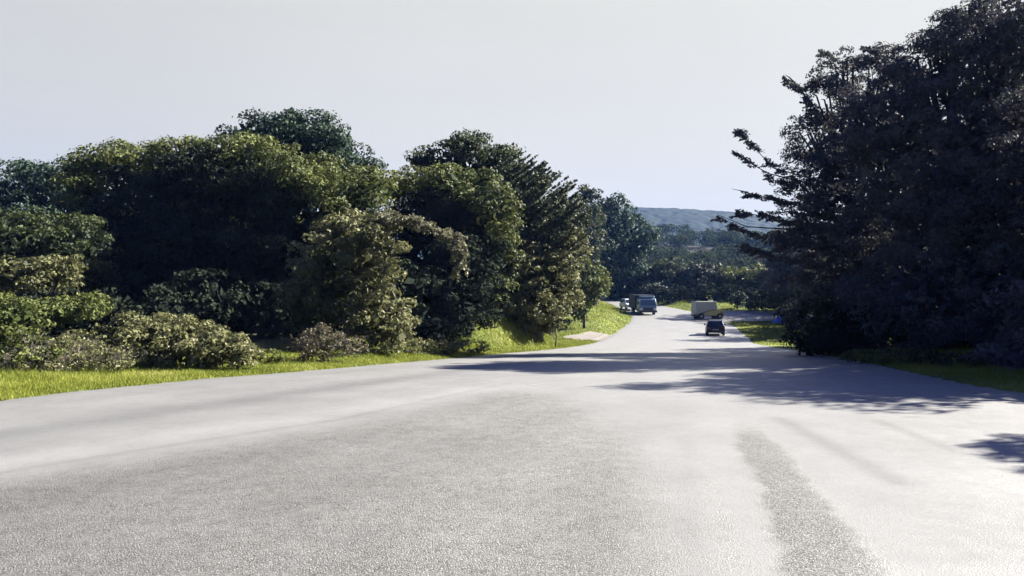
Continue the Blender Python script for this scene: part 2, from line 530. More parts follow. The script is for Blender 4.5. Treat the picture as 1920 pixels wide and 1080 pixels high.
# road: rows by distance, columns between its two edges
ry = np.concatenate([np.arange(-58, 2, 2.0), np.arange(2, 26, .09), np.arange(26, 60, .35), np.arange(60, 156, .7)])
nc = 190
tt = np.linspace(0, 1, nc)
RX = left_edge(ry)[:, None] * (1 - tt) + right_edge(ry)[:, None] * tt
wig = .05 * np.sin(ry * 2.3) + .035 * np.sin(ry * 7.1 + 1) + .02 * np.sin(ry * 15.7)
RX[:, 0] += wig; RX[:, -1] += wig[::-1]
RY = np.repeat(ry[:, None], nc, 1)
RZ = prof(RY) + 0.0


def poly_sd(px_, py_, poly):
    """signed distance (positive inside) of points to a polygon"""
    poly = np.array(poly, float)
    d = np.full(px_.shape, 1e9); ins = np.zeros(px_.shape, bool)
    for i in range(len(poly)):
        a = poly[i]; b = poly[(i + 1) % len(poly)]
        e = b - a
        wx, wy = px_ - a[0], py_ - a[1]
        t = np.clip((wx * e[0] + wy * e[1]) / (e @ e), 0, 1)
        d = np.minimum(d, np.hypot(wx - t * e[0], wy - t * e[1]))
        c = ((a[1] > py_) != (b[1] > py_)) & (px_ < (b[0] - a[0]) * (py_ - a[1]) / (b[1] - a[1] + 1e-12) + a[0])
        ins ^= c
    return np.where(ins, d, -d)


def line_d(px_, py_, pts):
    d = np.full(px_.shape, 1e9)
    for a, b in zip(pts[:-1], pts[1:]):
        a = np.array(a); b = np.array(b); e = b - a
        wx, wy = px_ - a[0], py_ - a[1]
        t = np.clip((wx * e[0] + wy * e[1]) / (e @ e), 0, 1)
        d = np.minimum(d, np.hypot(wx - t * e[0], wy - t * e[1]))
    return d


coarse_main = [G(*p) for p in [(-300, 1080), (-200, 930), (250, 858), (620, 800), (960, 728), (1090, 745), (1215, 830), (1260, 930), (1290, 1080), (1300, 1400), (-300, 1500)]]
coarse_strip = [G(*p) for p in [(1362, 782), (1366, 815), (1392, 860), (1420, 925), (1447, 1000), (1462, 1080), (1480, 1300), (1850, 1300), (1680, 1080), (1600, 985), (1520, 890), (1455, 820), (1418, 776)]]
coarse_mid = [G(*p) for p in [(1290, 850), (1340, 850), (1390, 940), (1440, 1080), (1300, 1080)]]
sd1 = poly_sd(RX, RY, coarse_main)
sd2 = poly_sd(RX, RY, coarse_strip)
sd3 = poly_sd(RX, RY, coarse_mid)
sharp = line_d(RX, RY, [G(*p) for p in [(1362, 782), (1366, 815), (1392, 860), (1420, 925), (1447, 1000), (1462, 1080), (1480, 1300)]])
coarse = .12 + .78 * sstep(-.5, .7, sd1)
coarse = np.maximum(coarse, .2 + .95 * sstep(-.05, .12, sd2 + .04 * np.sin(RY * 2.7 + np.sin(RY * 6))) * (1 - .7 * sstep(.1, 1.1, sharp)) * sstep(10.2, 8.2, RY))
coarse = np.maximum(coarse, .6 * sstep(-.1, .3, sd3))
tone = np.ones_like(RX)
tone -= .05 * sstep(-.6, .8, sd1) + .10 * sstep(-.6, .8, sd1) * sstep(1, -5, RX) + .12 * sstep(1.5, -5, RX)              # coarse part darker; glare falling off to the left is painted into the tone
tone *= 1 + .04 * sstep(11, 24, RY)  # slight lightening with distance stands in for grazing glare
ws = np.where(sd2 > 0, 1, 0) * (1 - .9 * sstep(.2, 1.1, sharp))
nz = .5 + .5 * np.sin(RY * 9 + 3 * np.sin(RY * 23)) * np.sin(RX * 31 + 2 * np.sin(RY * 17))
tone -= .26 * nz * np.where(sd2 > 0, 1, 0) * np.exp(-sharp / .12) * sstep(9.5, 7.5, RY)
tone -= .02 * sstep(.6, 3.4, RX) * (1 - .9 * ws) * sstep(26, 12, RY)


def streak(pts, wd, amp):
    global tone
    tone += amp * np.exp(-(line_d(RX, RY, [G(*p) for p in pts]) / wd) ** 2)


streak([(-200, 850), (0, 815), (360, 765), (740, 712), (900, 690)], .5, -.22)
streak([(-200, 795), (0, 768), (400, 722), (800, 684)], .25, -.06)
streak([(-200, 905), (0, 868), (360, 812), (700, 765), (940, 722)], .4, .14)
streak([(-200, 926), (0, 886), (300, 838), (640, 786), (960, 718)], .07, -.15)
streak([(1462, 785), (1520, 815), (1600, 860), (1690, 905)], .13, -.24)
streak([(1645, 788), (1720, 818), (1790, 845)], .10, -.2)
streak([(960, 760), (1000, 752)], .03, -.2)
streak([(1285, 820), (1292, 900), (1300, 1000), (1315, 1080)], .10, -.08)
streak([(1240, 745), (1330, 741)], .02, -.3)
streak([(1330, 775), (1350, 1080)], .35, .06)
streak([(1900, 880), (1960, 905)], .12, -.2)
streak([(0, 950), (350, 880), (800, 800)], .3, -.07)
streak([(200, 1080), (760, 860), (1080, 770)], .35, -.06)
streak([(820, 1080), (1000, 880), (1120, 780)], .3, .07)
streak([(1120, 1080), (1150, 880), (1180, 780)], .25, -.05)
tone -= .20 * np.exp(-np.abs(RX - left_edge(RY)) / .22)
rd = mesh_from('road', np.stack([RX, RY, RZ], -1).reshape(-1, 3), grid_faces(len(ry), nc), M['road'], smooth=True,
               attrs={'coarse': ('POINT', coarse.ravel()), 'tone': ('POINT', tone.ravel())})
tag(rd, kind='structure')

# earth driveway on the left, before the second bank
dy = np.arange(55.5, 66, .35)
dl = np.interp(dy, [55, 57, 61, 66], [5.6, 3.8, 4.6, 7.0]) + .15 * np.sin(dy * 2)
dr = left_edge(dy) + .25
tt2 = np.linspace(0, 1, 24)
DX = dl[:, None] * (1 - tt2) + dr[:, None] * tt2
DY = np.repeat(dy[:, None], 24, 1)
DZ = H(DX, DY) + .05
e_ = np.minimum(tt2, 1)[None, :]
DZ = np.where(DX > left_edge(DY) - .4, prof(DY) + .03, DZ)
tag(mesh_from('driveway', np.stack([DX, DY, DZ], -1).reshape(-1, 3), grid_faces(len(dy), 24), M['dirt'], smooth=True), kind='structure')


# paved side road leaving to the right beyond the lawn
sx_ = np.arange(0, 1.0001, .02)
SYr = np.linspace(82.5, 91.5, 14)
SX = np.array([[float(right_edge(y)) - .3 + t * (75 - right_edge(y)) for t in sx_] for y in SYr])
SY2 = np.repeat(SYr[:, None], len(sx_), 1) + (SX - 20) * .06 + np.where(SYr[:, None] < 83, -1.5, 0) * np.exp(-(SX - 21) / 3) + np.where(SYr[:, None] > 91, 1.5, 0) * np.exp(-(SX - 21) / 3)
SZ = np.maximum(H(SX, SY2) + .07, prof(SY2) + .012)
tag(mesh_from('side_road', np.stack([SX, SY2, SZ], -1).reshape(-1, 3), grid_faces(len(SYr), len(sx_)), M['road'], smooth=True,
              attrs={'coarse': ('POINT', np.full(SX.size, .4)), 'tone': ('POINT', np.full(SX.size, .95))}), kind='structure')


def hill_mat():
    m, n, o = new_mat('wooded_hill')
    g = n.nodes.new('ShaderNodeTexCoord')
    v = n.nodes.new('ShaderNodeTexVoronoi'); v.inputs['Scale'].default_value = .09
    n.links.new(g.outputs['Object'], v.inputs['Vector'])
    cr = n.nodes.new('ShaderNodeValToRGB')
    cr.color_ramp.elements[0].color = (.006, .012, .007, 1); cr.color_ramp.elements[1].color = (.014, .022, .011, 1)
    n.links.new(v.outputs['Color'], cr.inputs['Fac'])
    p = n.nodes.new('ShaderNodeBsdfPrincipled'); p.inputs['Roughness'].default_value = .9; p.inputs['Specular IOR Level'].default_value = .1
    n.links.new(cr.outputs['Color'], p.inputs['Base Color'])
    n.links.new(p.outputs[0], o.inputs['Surface'])
    return m


hx = np.arange(-500, 900, 2.5); hy = np.arange(620, 1100, 3.0)
HX, HY = np.meshgrid(hx, hy)
ridge = np.interp(hx, [-500, 60, 140, 190, 250, 300, 420, 600, 900], [70, 92, 94, 93, 89, 84, 70, 95, 60])
HZ = 20 + (ridge[None, :] - 20) * sstep(620, 880, HY) * (1 - .35 * sstep(900, 1100, HY))
_rt = np.random.default_rng(3)
dome = np.zeros_like(HZ)
for _ in range(15000):
    tx, ty, tr = _rt.uniform(-500, 900), _rt.uniform(630, 1095), _rt.uniform(4.0, 6.5)
    i0, i1 = np.searchsorted(hy, [ty - tr, ty + tr]); j0, j1 = np.searchsorted(hx, [tx - tr, tx + tr])
    q_ = 1 - ((HX[i0:i1, j0:j1] - tx) ** 2 + (HY[i0:i1, j0:j1] - ty) ** 2) / tr ** 2
    dome[i0:i1, j0:j1] = np.maximum(dome[i0:i1, j0:j1], np.sqrt(np.clip(q_, 0, 1)) * tr * .35)
HZ += dome
HZ -= 14 * sstep(660, 610, HY)
tag(mesh_from('hill', np.stack([HX, HY, HZ], -1).reshape(-1, 3), grid_faces(len(hy), len(hx)), hill_mat(), smooth=True), kind='structure')


# ------------------------------------------------------------------ foliage
def unit(n):
    v = rng.normal(size=(n, 3)); v /= np.linalg.norm(v, axis=1)[:, None]
    return v


def leaf_mesh(pos, nrm, length, width, tint):
    n = len(pos)
    r = unit(n)
    u = np.cross(nrm, r); u /= np.linalg.norm(u, axis=1)[:, None] + 1e-9
    v = np.cross(nrm, u)
    L_ = (length * rng.uniform(.6, 1.35, n))[:, None] * .5
    W_ = (width * rng.uniform(.6, 1.35, n))[:, None] * .5
    q = np.empty((n, 4, 3), np.float32)
    q[:, 0] = pos - u * L_
    q[:, 1] = pos + v * W_ - u * L_ * .15 + nrm * W_ * .3
    q[:, 2] = pos + u * L_
    q[:, 3] = pos - v * W_ + u * L_ * .1 + nrm * W_ * .3
    return q.reshape(-1, 3), np.arange(n * 4).reshape(n, 4), tint


def puff_leaves(puffs, leaf, cov=.8, shell=.22, flat=.62, drop_back=.0):
    """puffs: (n,4) centre and radius -> leaf positions, normals, tints"""
    out_p, out_n, out_t = [], [], []
    la = leaf[0] * leaf[1] * .5
    for (x, y, z, r) in puffs:
        k = max(6, int(cov * 4 * math.pi * r * r * flat / la * .5))
        d = unit(k)
        d[:, 2] = np.where(rng.random(k) < .35, np.abs(d[:, 2]), d[:, 2])
        rad = r * (1 - np.abs(rng.normal(0, shell, k)))
        rad = np.where(rng.random(k) < .08, r * rng.uniform(1, 1.3, k), rad)
        p = d * rad[:, None]
        p[:, 2] *= flat
        out_p.append(p + (x, y, z))
        nn = d * .9 + rng.normal(0, .55, (k, 3)) + (0, 0, .25)
        out_n.append(nn / np.linalg.norm(nn, axis=1)[:, None])
        t0 = rng.normal(.5, .13)
        out_t.append(np.clip(t0 + rng.normal(0, .16, k) + .18 * d[:, 2], 0, 1.15))
    return np.concatenate(out_p), np.concatenate(out_n), np.concatenate(out_t)


def lobe_puffs(lobes, pr, dens=1.0, jitter=.16, back=.55):
    """scatter puffs over the outside of a union of ellipsoid lobes (cx,cy,cz,rx,ry,rz)"""
    res = []
    for i, (cx, cy_, cz, rx, ry_, rz) in enumerate(lobes):
        area = 4 * math.pi * ((rx * rz) ** 1.6 / 3 + (rx * ry_) ** 1.6 / 3 + (ry_ * rz) ** 1.6 / 3) ** (1 / 1.6)
        k = max(5, int(dens * area / (math.pi * pr * pr) * 1.05))
        d = unit(k)
        keep = (d[:, 1] < .25) | (rng.random(k) < back)
        d = d[keep]; k = len(d)
        s = 1 - np.abs(rng.normal(0, jitter, k)) + .04
        s = np.where(rng.random(k) < .10, rng.uniform(1.02, 1.16, k), s)
        p = np.array([cx, cy_, cz]) + d * s[:, None] * np.array([rx, ry_, rz])
        ok = np.ones(k, bool)
        for j, (a, b, c_, ax, ay, az) in enumerate(lobes):
            if j == i: continue
            q = (((p - (a, b, c_)) / (ax, ay, az)) ** 2).sum(1)
            ok &= q > .62
        r = pr * rng.uniform(.45, 1.35, k)
        res.append(np.column_stack([p, r])[ok])
    return np.concatenate(res)


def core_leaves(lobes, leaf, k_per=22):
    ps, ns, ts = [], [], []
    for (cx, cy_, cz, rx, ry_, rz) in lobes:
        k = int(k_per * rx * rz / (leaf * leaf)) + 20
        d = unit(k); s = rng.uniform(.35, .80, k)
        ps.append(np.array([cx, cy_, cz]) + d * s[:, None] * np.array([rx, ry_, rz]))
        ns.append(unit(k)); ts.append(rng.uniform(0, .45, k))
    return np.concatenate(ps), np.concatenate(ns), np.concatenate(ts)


def stroke_pts(strokes, leaf, cov=1.0):
    """feathery boughs: (p0, p1, radius) segments covered in leaves"""
    ps, ns, ts = [], [], []
    for (p0, p1, r) in strokes:
        p0 = np.array(p0, float); p1 = np.array(p1, float)
        ln = np.linalg.norm(p1 - p0)
        k = max(8, int(cov * 2 * math.pi * r * ln / (leaf[0] * leaf[1] * .5) * .45))
        t = rng.random(k)
        rr = r * (1.05 - .65 * t)
        off = unit(k) * (rr * rng.uniform(.2, 1.0, k))[:, None]
        off[:, 2] *= .55
        ps.append(p0 + (p1 - p0) * t[:, None] + off)
        nn = off / (rr[:, None] + 1e-6) * .7 + rng.normal(0, .5, (k, 3)) + (0, 0, .5)
        ns.append(nn / np.linalg.norm(nn, axis=1)[:, None])
        ts.append(np.clip(rng.normal(.5, .2, k), 0, 1))
    return np.concatenate(ps), np.concatenate(ns), np.concatenate(ts)


STAT = {}


def wl(lobes_px):
    """(px, py, rpx, rpy, d, depth radius) -> world ellipsoids"""
    r = []
    for (px, py, rx, ry_, d, rd_) in lobes_px:
        c = P(px, py, d)
        r.append((c[0], c[1], c[2], rx / F * d, rd_, ry_ / F * d))
    return r


def plant(name, label, cat, base, lobes=None, mat='deep', leafpx=6.3, puffpx=26, cov=.8, dens=1.0, group=None, flat=.62,
          trunk_r=.18, core=True, strokes=None, stroke_mat=None, stem='trunk', top='crown', bark='bark', lean=0, jitter=.16,
          twigs=0, shell=.22, back=.55, core_leaf=None, bare=None, scov=1.0, core_min=0):
    bx, by = base
    bz = Hs(bx, by) - .05
    root = empty(name, (bx, by, bz), 0, label, cat, group)
    d = by
    leaf = (leafpx / F * d, leafpx * .58 / F * d)
    P_, N_, T_ = [], [], []
    if lobes:
        lb = wl(lobes)
        pf = lobe_puffs(lb, puffpx / F * d, dens, jitter, back)
        a, b, c = puff_leaves(pf, leaf, cov, shell, flat)
        P_.append(a); N_.append(b); T_.append(c)
    vs, fs, ti = [], [], []
    if strokes:
        a, b, c = stroke_pts(strokes, leaf, scov)
        P_.append(a); N_.append(b); T_.append(c)
    a = np.concatenate(P_); b = np.concatenate(N_); c = np.concatenate(T_)
    gz = H(a[:, 0], a[:, 1])
    ok = a[:, 2] > gz + .02
    a, b, c = a[ok], b[ok], c[ok]
    v1, f1, t1 = leaf_mesh(a, b, leaf[0], leaf[1], c)
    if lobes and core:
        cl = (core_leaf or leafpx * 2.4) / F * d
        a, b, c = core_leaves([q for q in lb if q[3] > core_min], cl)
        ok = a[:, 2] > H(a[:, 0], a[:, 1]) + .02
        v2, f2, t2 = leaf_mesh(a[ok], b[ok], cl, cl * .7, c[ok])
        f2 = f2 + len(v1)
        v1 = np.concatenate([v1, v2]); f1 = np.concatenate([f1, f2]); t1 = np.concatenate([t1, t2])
    STAT[name] = STAT.get(name, 0) + len(f1)
    mesh_from(top, v1 - np.array([bx, by, bz], np.float32), f1, M[mat], root, attrs={'tint': ('FACE', t1)})
    # stems
    mb = MB()
    if lobes or bare:
        lb2 = lb if lobes else []
        if lb2:
            big = max(lb2, key=lambda q: q[2])
            tip = Vector((big[0] - bx, big[1] - by, max(big[2] - bz, .3)))
        else:
            tip = Vector((0, 0, 2))
        mid = Vector((tip.x * .25 + random.uniform(-.1, .1), tip.y * .25, tip.z * .45))
        mb.tube([(0, 0, -.1), (mid.x * .4, mid.y * .4, mid.z * .4), mid, tip], [trunk_r * 1.25, trunk_r, trunk_r * .75, trunk_r * .2], 8)
        for q in lb2:
            e = Vector((q[0] - bx, q[1] - by, q[2] - bz))
            s = mid * random.uniform(.7, 1.1)
            m2 = (s + e) / 2 + Vector((0, 0, -.08 * (e - s).length))
            mb.tube([s, m2, e], [trunk_r * .5, trunk_r * .33, trunk_r * .12], 6)
            for _ in range(twigs):
                dd = Vector(unit(1)[0]); dd.z = abs(dd.z) * .7
                ee = e + Vector((dd.x * q[3], dd.y * q[4], dd.z * q[5])) * random.uniform(.9, 1.08)
                m3 = (e + ee) / 2 + Vector((random.uniform(-.1, .1), random.uniform(-.1, .1), .1))
                mb.tube([m2, m3, ee], [trunk_r * .2, trunk_r * .13, trunk_r * .04], 5)
    if bare:
        for pts, r0 in bare:
            q = [Vector(p) - Vector((bx, by, bz)) for p in pts]
            mb.tube(q, [r0 * (1 - .85 * i / (len(q) - 1)) for i in range(len(q))], 5)
    mb.build(stem, M[bark], root, smooth=True)
    return root


EXEC_TREES = True
# ---- left side, from far to near
plant('broadleaf_tree', 'dark blue-green tree at far left edge, rising behind the front trees', 'tree', (P(70, 0, 46)[0], 46),
      [(50, 400, 120, 85, 46, 3.5), (140, 350, 65, 50, 46, 2.5), (-50, 420, 100, 85, 46, 3), (70, 335, 45, 30, 46, 1.8)], 'bluegreen', trunk_r=.3, twigs=3)
plant('broadleaf_tree', 'tall blue-green rounded tree showing above the big domed tree', 'tree', (P(560, 0, 44)[0], 44),
      [(560, 300, 105, 80, 44, 3.5), (490, 262, 66, 42, 44, 2.4), (610, 275, 68, 50, 44, 2.4), (655, 330, 50, 55, 44, 2),
       (560, 420, 140, 100, 44, 3.5), (540, 243, 50, 28, 43, 2)], 'bluegreen', trunk_r=.35, twigs=3, puffpx=22)
plant('broadleaf_tree', 'dark open-crowned tree with knobbly top left of the slanting conifer', 'tree', (P(870, 0, 46)[0], 46),
      [(880, 310, 75, 48, 46, 2.6), (800, 305, 40, 18, 46, 1.5), (930, 310, 42, 40, 46, 2), (870, 270, 42, 18, 46, 1.6), (880, 400, 110, 80, 46, 3)],
      'deep', trunk_r=.3, twigs=8, puffpx=18, jitter=.2)
plant('broadleaf_tree', 'tree with shade-coloured leaves beneath the low domed rim, right of the tall dusty shrub', 'tree', (P(830, 0, 36)[0], 36.4),
      [(820, 400, 85, 55, 36.4, 1.6), (800, 470, 80, 70, 36, 1.6), (880, 450, 55, 80, 36.4, 1.6), (840, 560, 110, 70, 35.6, 1.6)], 'shade', trunk_r=.2, puffpx=22, cov=1.0, dens=1.2)  # leaf colour carries the shade below the rim
# slanting feathery conifer
st = []
for i in range(230):
    t = random.random()
    cx = 955 + 125 * t + random.uniform(-25, 25)
    top_y = np.interp(cx, [930, 960, 1000, 1050, 1110], [300, 305, 335, 368, 425])
    cyp = top_y + abs(random.gauss(0, 1)) * 62 + 6
    ln = random.uniform(28, 55)
    dd = 43 + random.uniform(-2.2, 2.2)
    p0 = P(cx, cyp, dd); p1 = P(cx + ln * .8, cyp - ln * .62, dd + random.uniform(-.8, .3))
    if P(cx + ln * .8, 0, 43)[0] > P(1112, 0, 43)[0]: continue
    st.append((p0, p1, .20))
plant('conifer_tree', 'feathery conifer with boughs slanting up to the right above the bank', 'tree', (P(1010, 0, 43)[0], 43),
      [(1015, 440, 70, 70, 43.5, 2.2), (970, 380, 45, 60, 43.5, 2)], 'conifer', strokes=st, trunk_r=.25, twigs=2, leafpx=7, puffpx=20)
plant('broadleaf_tree', 'low domed tree with lit green rim between the big dome and the conifer', 'tree', (P(850, 0, 36)[0], 38.5),
      [(830, 400, 100, 70, 39.0, 2), (745, 352, 40, 30, 37, 2), (900, 358, 48, 34, 36, 2.2), (935, 395, 36, 42, 35.5, 2), (840, 340, 65, 20, 36.5, 2.2),
       (880, 500, 90, 80, 39, 2)],
      'olive', trunk_r=.25, puffpx=20)
plant('broadleaf_tree', 'huge domed tree with dark hollow face and sunlit green crest', 'tree', (P(370, 0, 33)[0], 33),
      [(380, 450, 200, 150, 34.5, 2.2), (225, 308, 76, 30, 33.5, 2.2), (350, 298, 95, 26, 33.5, 2.4), (470, 296, 105, 28, 33, 2.4), (580, 340, 70, 42, 32, 2.6),
       (655, 390, 65, 50, 31.5, 2.3), (178, 380, 40, 60, 33, 2.4), (690, 360, 50, 40, 31.5, 2.2), (655, 460, 55, 50, 31.5, 2)],
      'olive', trunk_r=.45, twigs=2, puffpx=24, cov=.85)
plant('broadleaf_tree', 'dense added tree whose shade-dark leaves fill the hollow face beneath the sunlit crest', 'tree', (P(380, 0, 31)[0], 31.8),
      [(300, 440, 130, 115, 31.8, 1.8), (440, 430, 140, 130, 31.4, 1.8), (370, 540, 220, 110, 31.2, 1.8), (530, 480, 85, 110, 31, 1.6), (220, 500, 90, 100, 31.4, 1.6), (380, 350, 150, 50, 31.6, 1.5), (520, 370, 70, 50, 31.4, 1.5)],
      'shade', trunk_r=.25, puffpx=26, cov=1.0, dens=1.2)  # filler crown, added so its leaf colour gives the hollow its shade
plant('broadleaf_tree', 'bushy green tree at left edge below the dark far tree', 'tree', (P(40, 0, 27)[0], 27),
      [(30, 450, 95, 60, 27, 2.4), (140, 455, 62, 48, 27.5, 2), (-60, 440, 80, 60, 27, 2.2), (60, 540, 130, 70, 28, 2.4)], 'deep', trunk_r=.2, puffpx=20)
plant('shrub', 'flat-topped tan and olive shrub near left edge, below the bushy green tree', 'shrub', (P(70, 0, 22)[0], 22),
      [(60, 515, 78, 34, 22, 1.2), (120, 500, 38, 20, 22, .8), (10, 525, 50, 26, 22, 1)], 'dusty', puffpx=13, trunk_r=.08, stem='stem', top='foliage', leafpx=7, flat=.45)
plant('shrub', 'yellow-green shrub at left frame edge above the white-flowered bush', 'shrub', (P(40, 0, 19)[0], 19),
      [(30, 600, 62, 42, 19, .9), (110, 585, 70, 22, 20, .8), (160, 570, 45, 16, 20.5, .6), (-40, 620, 60, 70, 19, 1)], 'bright', puffpx=14, trunk_r=.06, stem='stem', top='foliage', leafpx=7.5)
plant('shrub', 'tall dusty olive shrub in front of the domed tree, full of pale leaves', 'shrub', (P(660, 0, 26)[0], 25),
      [(640, 520, 85, 90, 25.5, 1.9), (700, 470, 62, 62, 25, 1.6), (590, 560, 62, 70, 25, 1.5), (700, 570, 70, 72, 25, 1.6), (645, 445, 45, 40, 25.5, 1.3), (740, 620, 40, 38, 25, 1)],
      'dusty', puffpx=17, trunk_r=.12, stem='stem', top='foliage', leafpx=8, jitter=.22, twigs=4, bark='bark_pale')
# arching creeper-hung bough
st = []
for i in range(60):
    t = random.random()
    x0 = 690 + 170 * t; y0 = np.interp(x0, [690, 740, 800, 860, 880], [408, 400, 420, 445, 475])
    st.append((P(x0, y0 + random.uniform(-8, 14), 24.5 + random.uniform(-.6, .6)), P(x0 + random.uniform(0, 22), y0 + random.uniform(4, 26), 24.3 + random.uniform(-.6, .6)), .17))
for i in range(34):
    y0 = random.uniform(450, 515); x0 = random.gauss(860, 9)
    st.append((P(x0, y0, 24 + random.uniform(-.35, .35)), P(x0 + random.uniform(-8, 8), y0 + 14, 24 + random.uniform(-.35, .35)), .12))
plant('creeper_tree', 'slender tree with arching bough ending in a hanging tassel of pale leaves', 'tree', (P(720, 0, 25)[0], 26.5),
      None, 'pale', strokes=st, leafpx=6.5, trunk_r=.06, stem='trunk', top='crown', core=False,
      bare=[([P(720, 640, 26.5), P(715, 520, 26), P(725, 420, 25.2), P(800, 425, 24.7), P(850, 450, 24.4), P(862, 500, 24)], .09)])
plant('shrub', 'grey-green spreading shrub below the conifer, behind the grassy bank', 'shrub', (P(985, 0, 42)[0], 41.5),
      [(985, 500, 68, 50, 42, 2), (1030, 530, 50, 45, 42, 1.8), (955, 540, 50, 40, 41.5, 1.8), (1010, 570, 60, 30, 41.5, 1.6), (1060, 470, 40, 40, 43, 1.8), (960, 455, 30, 30, 42, 1.2), (1000, 580, 58, 26, 43.0, 1.2), (1050, 560, 40, 34, 42.5, 1.4)],
      'dusty', puffpx=14, trunk_r=.12, stem='stem', top='foliage', leafpx=6.5, twigs=3)
plant('shrub', 'low brownish scrub on the crest of the grassy bank', 'shrub', (P(920, 0, 42)[0], 41),
      [(905, 575, 50, 20, 41, 1.2), (960, 570, 55, 18, 41, 1.2), (865, 595, 30, 28, 40.5, 1), (1020, 590, 38, 14, 41, 1)],
      'dusty', puffpx=9, trunk_r=.05, stem='stem', top='foliage', leafpx=5.5, flat=.4)
plant('shrub', 'dusty low scrub hiding the foot of the slanting conifer', 'shrub', (P(1000, 0, 41)[0], 41.2),
      [(985, 603, 34, 17, 41.8, .8), (1024, 612, 26, 14, 42.2, .7)], 'dusty', puffpx=9, trunk_r=.05, stem='stem', top='foliage', leafpx=5.5)
plant('shrub', 'dark rounded bush in the hollow right of the bank', 'shrub', (P(1040, 0, 44)[0], 43.5),
      [(1040, 606, 24, 16, 43.5, .8), (1020, 610, 14, 11, 43, .6)], 'dark', puffpx=7, trunk_r=.05, stem='stem', top='foliage', leafpx=5, cov=1.2)
plant('shrub', 'small rounded green tree beyond the bank, left of the truck', 'shrub', (P(1095, 0, 68)[0], 68),
      [(1095, 520, 44, 32, 68, 2), (1065, 540, 30, 26, 68, 1.6), (1118, 540, 26, 24, 68, 1.6), (1080, 575, 36, 24, 68, 1.4)], 'bright', puffpx=12, trunk_r=.12, leafpx=6,
      stem='stem', top='foliage')
plant('shrub', 'pale leafy bush beside the far end of the road', 'shrub', (P(1108, 0, 78)[0], 80),
      [(1090, 572, 16, 9, 80, .7), (1112, 566, 13, 8, 80, .7), (1060, 585, 18, 14, 80, .8)], 'pale', puffpx=5, trunk_r=.04, leafpx=4.5, stem='stem', top='foliage')
plant('shrub', 'broad grey-green bush mound by the verge under the domed tree', 'shrub', (P(330, 0, 17.6)[0], 17.6),
      [(330, 645, 95, 48, 17.6, 1.1), (250, 625, 50, 32, 18, .8), (405, 652, 62, 36, 17.4, .9), (300, 615, 45, 22, 18, .7), (455, 665, 32, 22, 17.2, .6)],
      'dusty', puffpx=16, trunk_r=.05, stem='stem', top='foliage', leafpx=7.5, jitter=.24, twigs=5, bark='bark_pale', dens=1.1)
plant('shrub', 'light green leafy sapling bush with pale twigs at lower left', 'shrub', (P(55, 0, 15)[0], 15.2),
      [(52, 640, 30, 36, 15.2, .4), (30, 672, 34, 26, 15, .4), (75, 665, 24, 30, 15.2, .4)], 'bright', puffpx=12, trunk_r=.03, stem='stem', top='foliage',
      leafpx=8, core=False, twigs=10, bark='bark_pale', jitter=.3, cov=.6)
plant('shrub', 'sparse wiry grey scrub between the sapling bush and the bush mound', 'shrub', (P(140, 0, 15.6)[0], 15.7),
      [(130, 665, 46, 32, 15.7, .5), (195, 674, 60, 22, 15.8, .5), (95, 690, 34, 18, 15.3, .4), (150, 640, 40, 22, 16.4, .5)], 'dusty', puffpx=9, trunk_r=.02, stem='stem', top='foliage',
      leafpx=6, core=False, twigs=10, bark='bark_pale', jitter=.3, cov=.6)
plant('shrub', 'tangled dry pinkish-brown brush at the foot of the tall dusty shrub', 'shrub', (P(610, 0, 20.5)[0], 20.6),
      [(600, 642, 44, 30, 20.6, .6), (650, 648, 40, 20, 20.8, .6), (575, 655, 30, 20, 20.4, .5)], 'dry', puffpx=9, trunk_r=.03, stem='stem', top='foliage',
      leafpx=6.5, core=False, twigs=18, bark='bark_pale', jitter=.35, cov=.7)
plant('shrub', 'row of low dark weeds on the verge left of the grassy bank', 'shrub', (P(800, 0, 28)[0], 28),
      [(760, 648, 40, 12, 27, .5), (820, 650, 40, 12, 28.5, .5), (880, 650, 36, 10, 30, .5), (700, 655, 36, 14, 25, .5)], 'dusty', puffpx=7, trunk_r=.02, stem='stem', top='foliage',
      leafpx=5.5, core=False, twigs=4)
for i, (px, d, r, lab) in enumerate([(500, 19.5, 20, 'short leafy weed on the verge between the bush mound and the dry brush')]):
    plant('weed', lab, 'weed', (P(px, 0, d)[0], d), [(px, 668, r * 1.6, 12, d, .35)], 'bright', puffpx=6, trunk_r=.012, stem='stem', top='foliage', leafpx=6, core=False, twigs=6)
# undergrowth wall behind, deep in the hollow
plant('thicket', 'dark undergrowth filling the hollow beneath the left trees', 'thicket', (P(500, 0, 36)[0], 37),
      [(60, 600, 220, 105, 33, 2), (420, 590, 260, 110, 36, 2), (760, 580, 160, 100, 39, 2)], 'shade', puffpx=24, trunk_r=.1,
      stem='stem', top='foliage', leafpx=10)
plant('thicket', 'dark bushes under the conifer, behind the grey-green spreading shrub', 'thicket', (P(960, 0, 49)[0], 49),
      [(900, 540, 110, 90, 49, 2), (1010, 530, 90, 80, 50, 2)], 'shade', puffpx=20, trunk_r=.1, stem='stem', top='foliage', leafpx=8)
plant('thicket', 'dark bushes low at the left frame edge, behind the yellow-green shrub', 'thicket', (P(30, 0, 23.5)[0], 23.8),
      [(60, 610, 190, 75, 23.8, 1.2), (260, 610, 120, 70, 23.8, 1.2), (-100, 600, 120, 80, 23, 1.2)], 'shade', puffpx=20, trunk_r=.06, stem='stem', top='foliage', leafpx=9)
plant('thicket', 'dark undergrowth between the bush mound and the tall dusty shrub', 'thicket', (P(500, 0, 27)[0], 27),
      [(500, 600, 130, 70, 27, 1.2), (380, 590, 100, 75, 27, 1.2)], 'shade', puffpx=20, trunk_r=.06, stem='stem', top='foliage', leafpx=9)
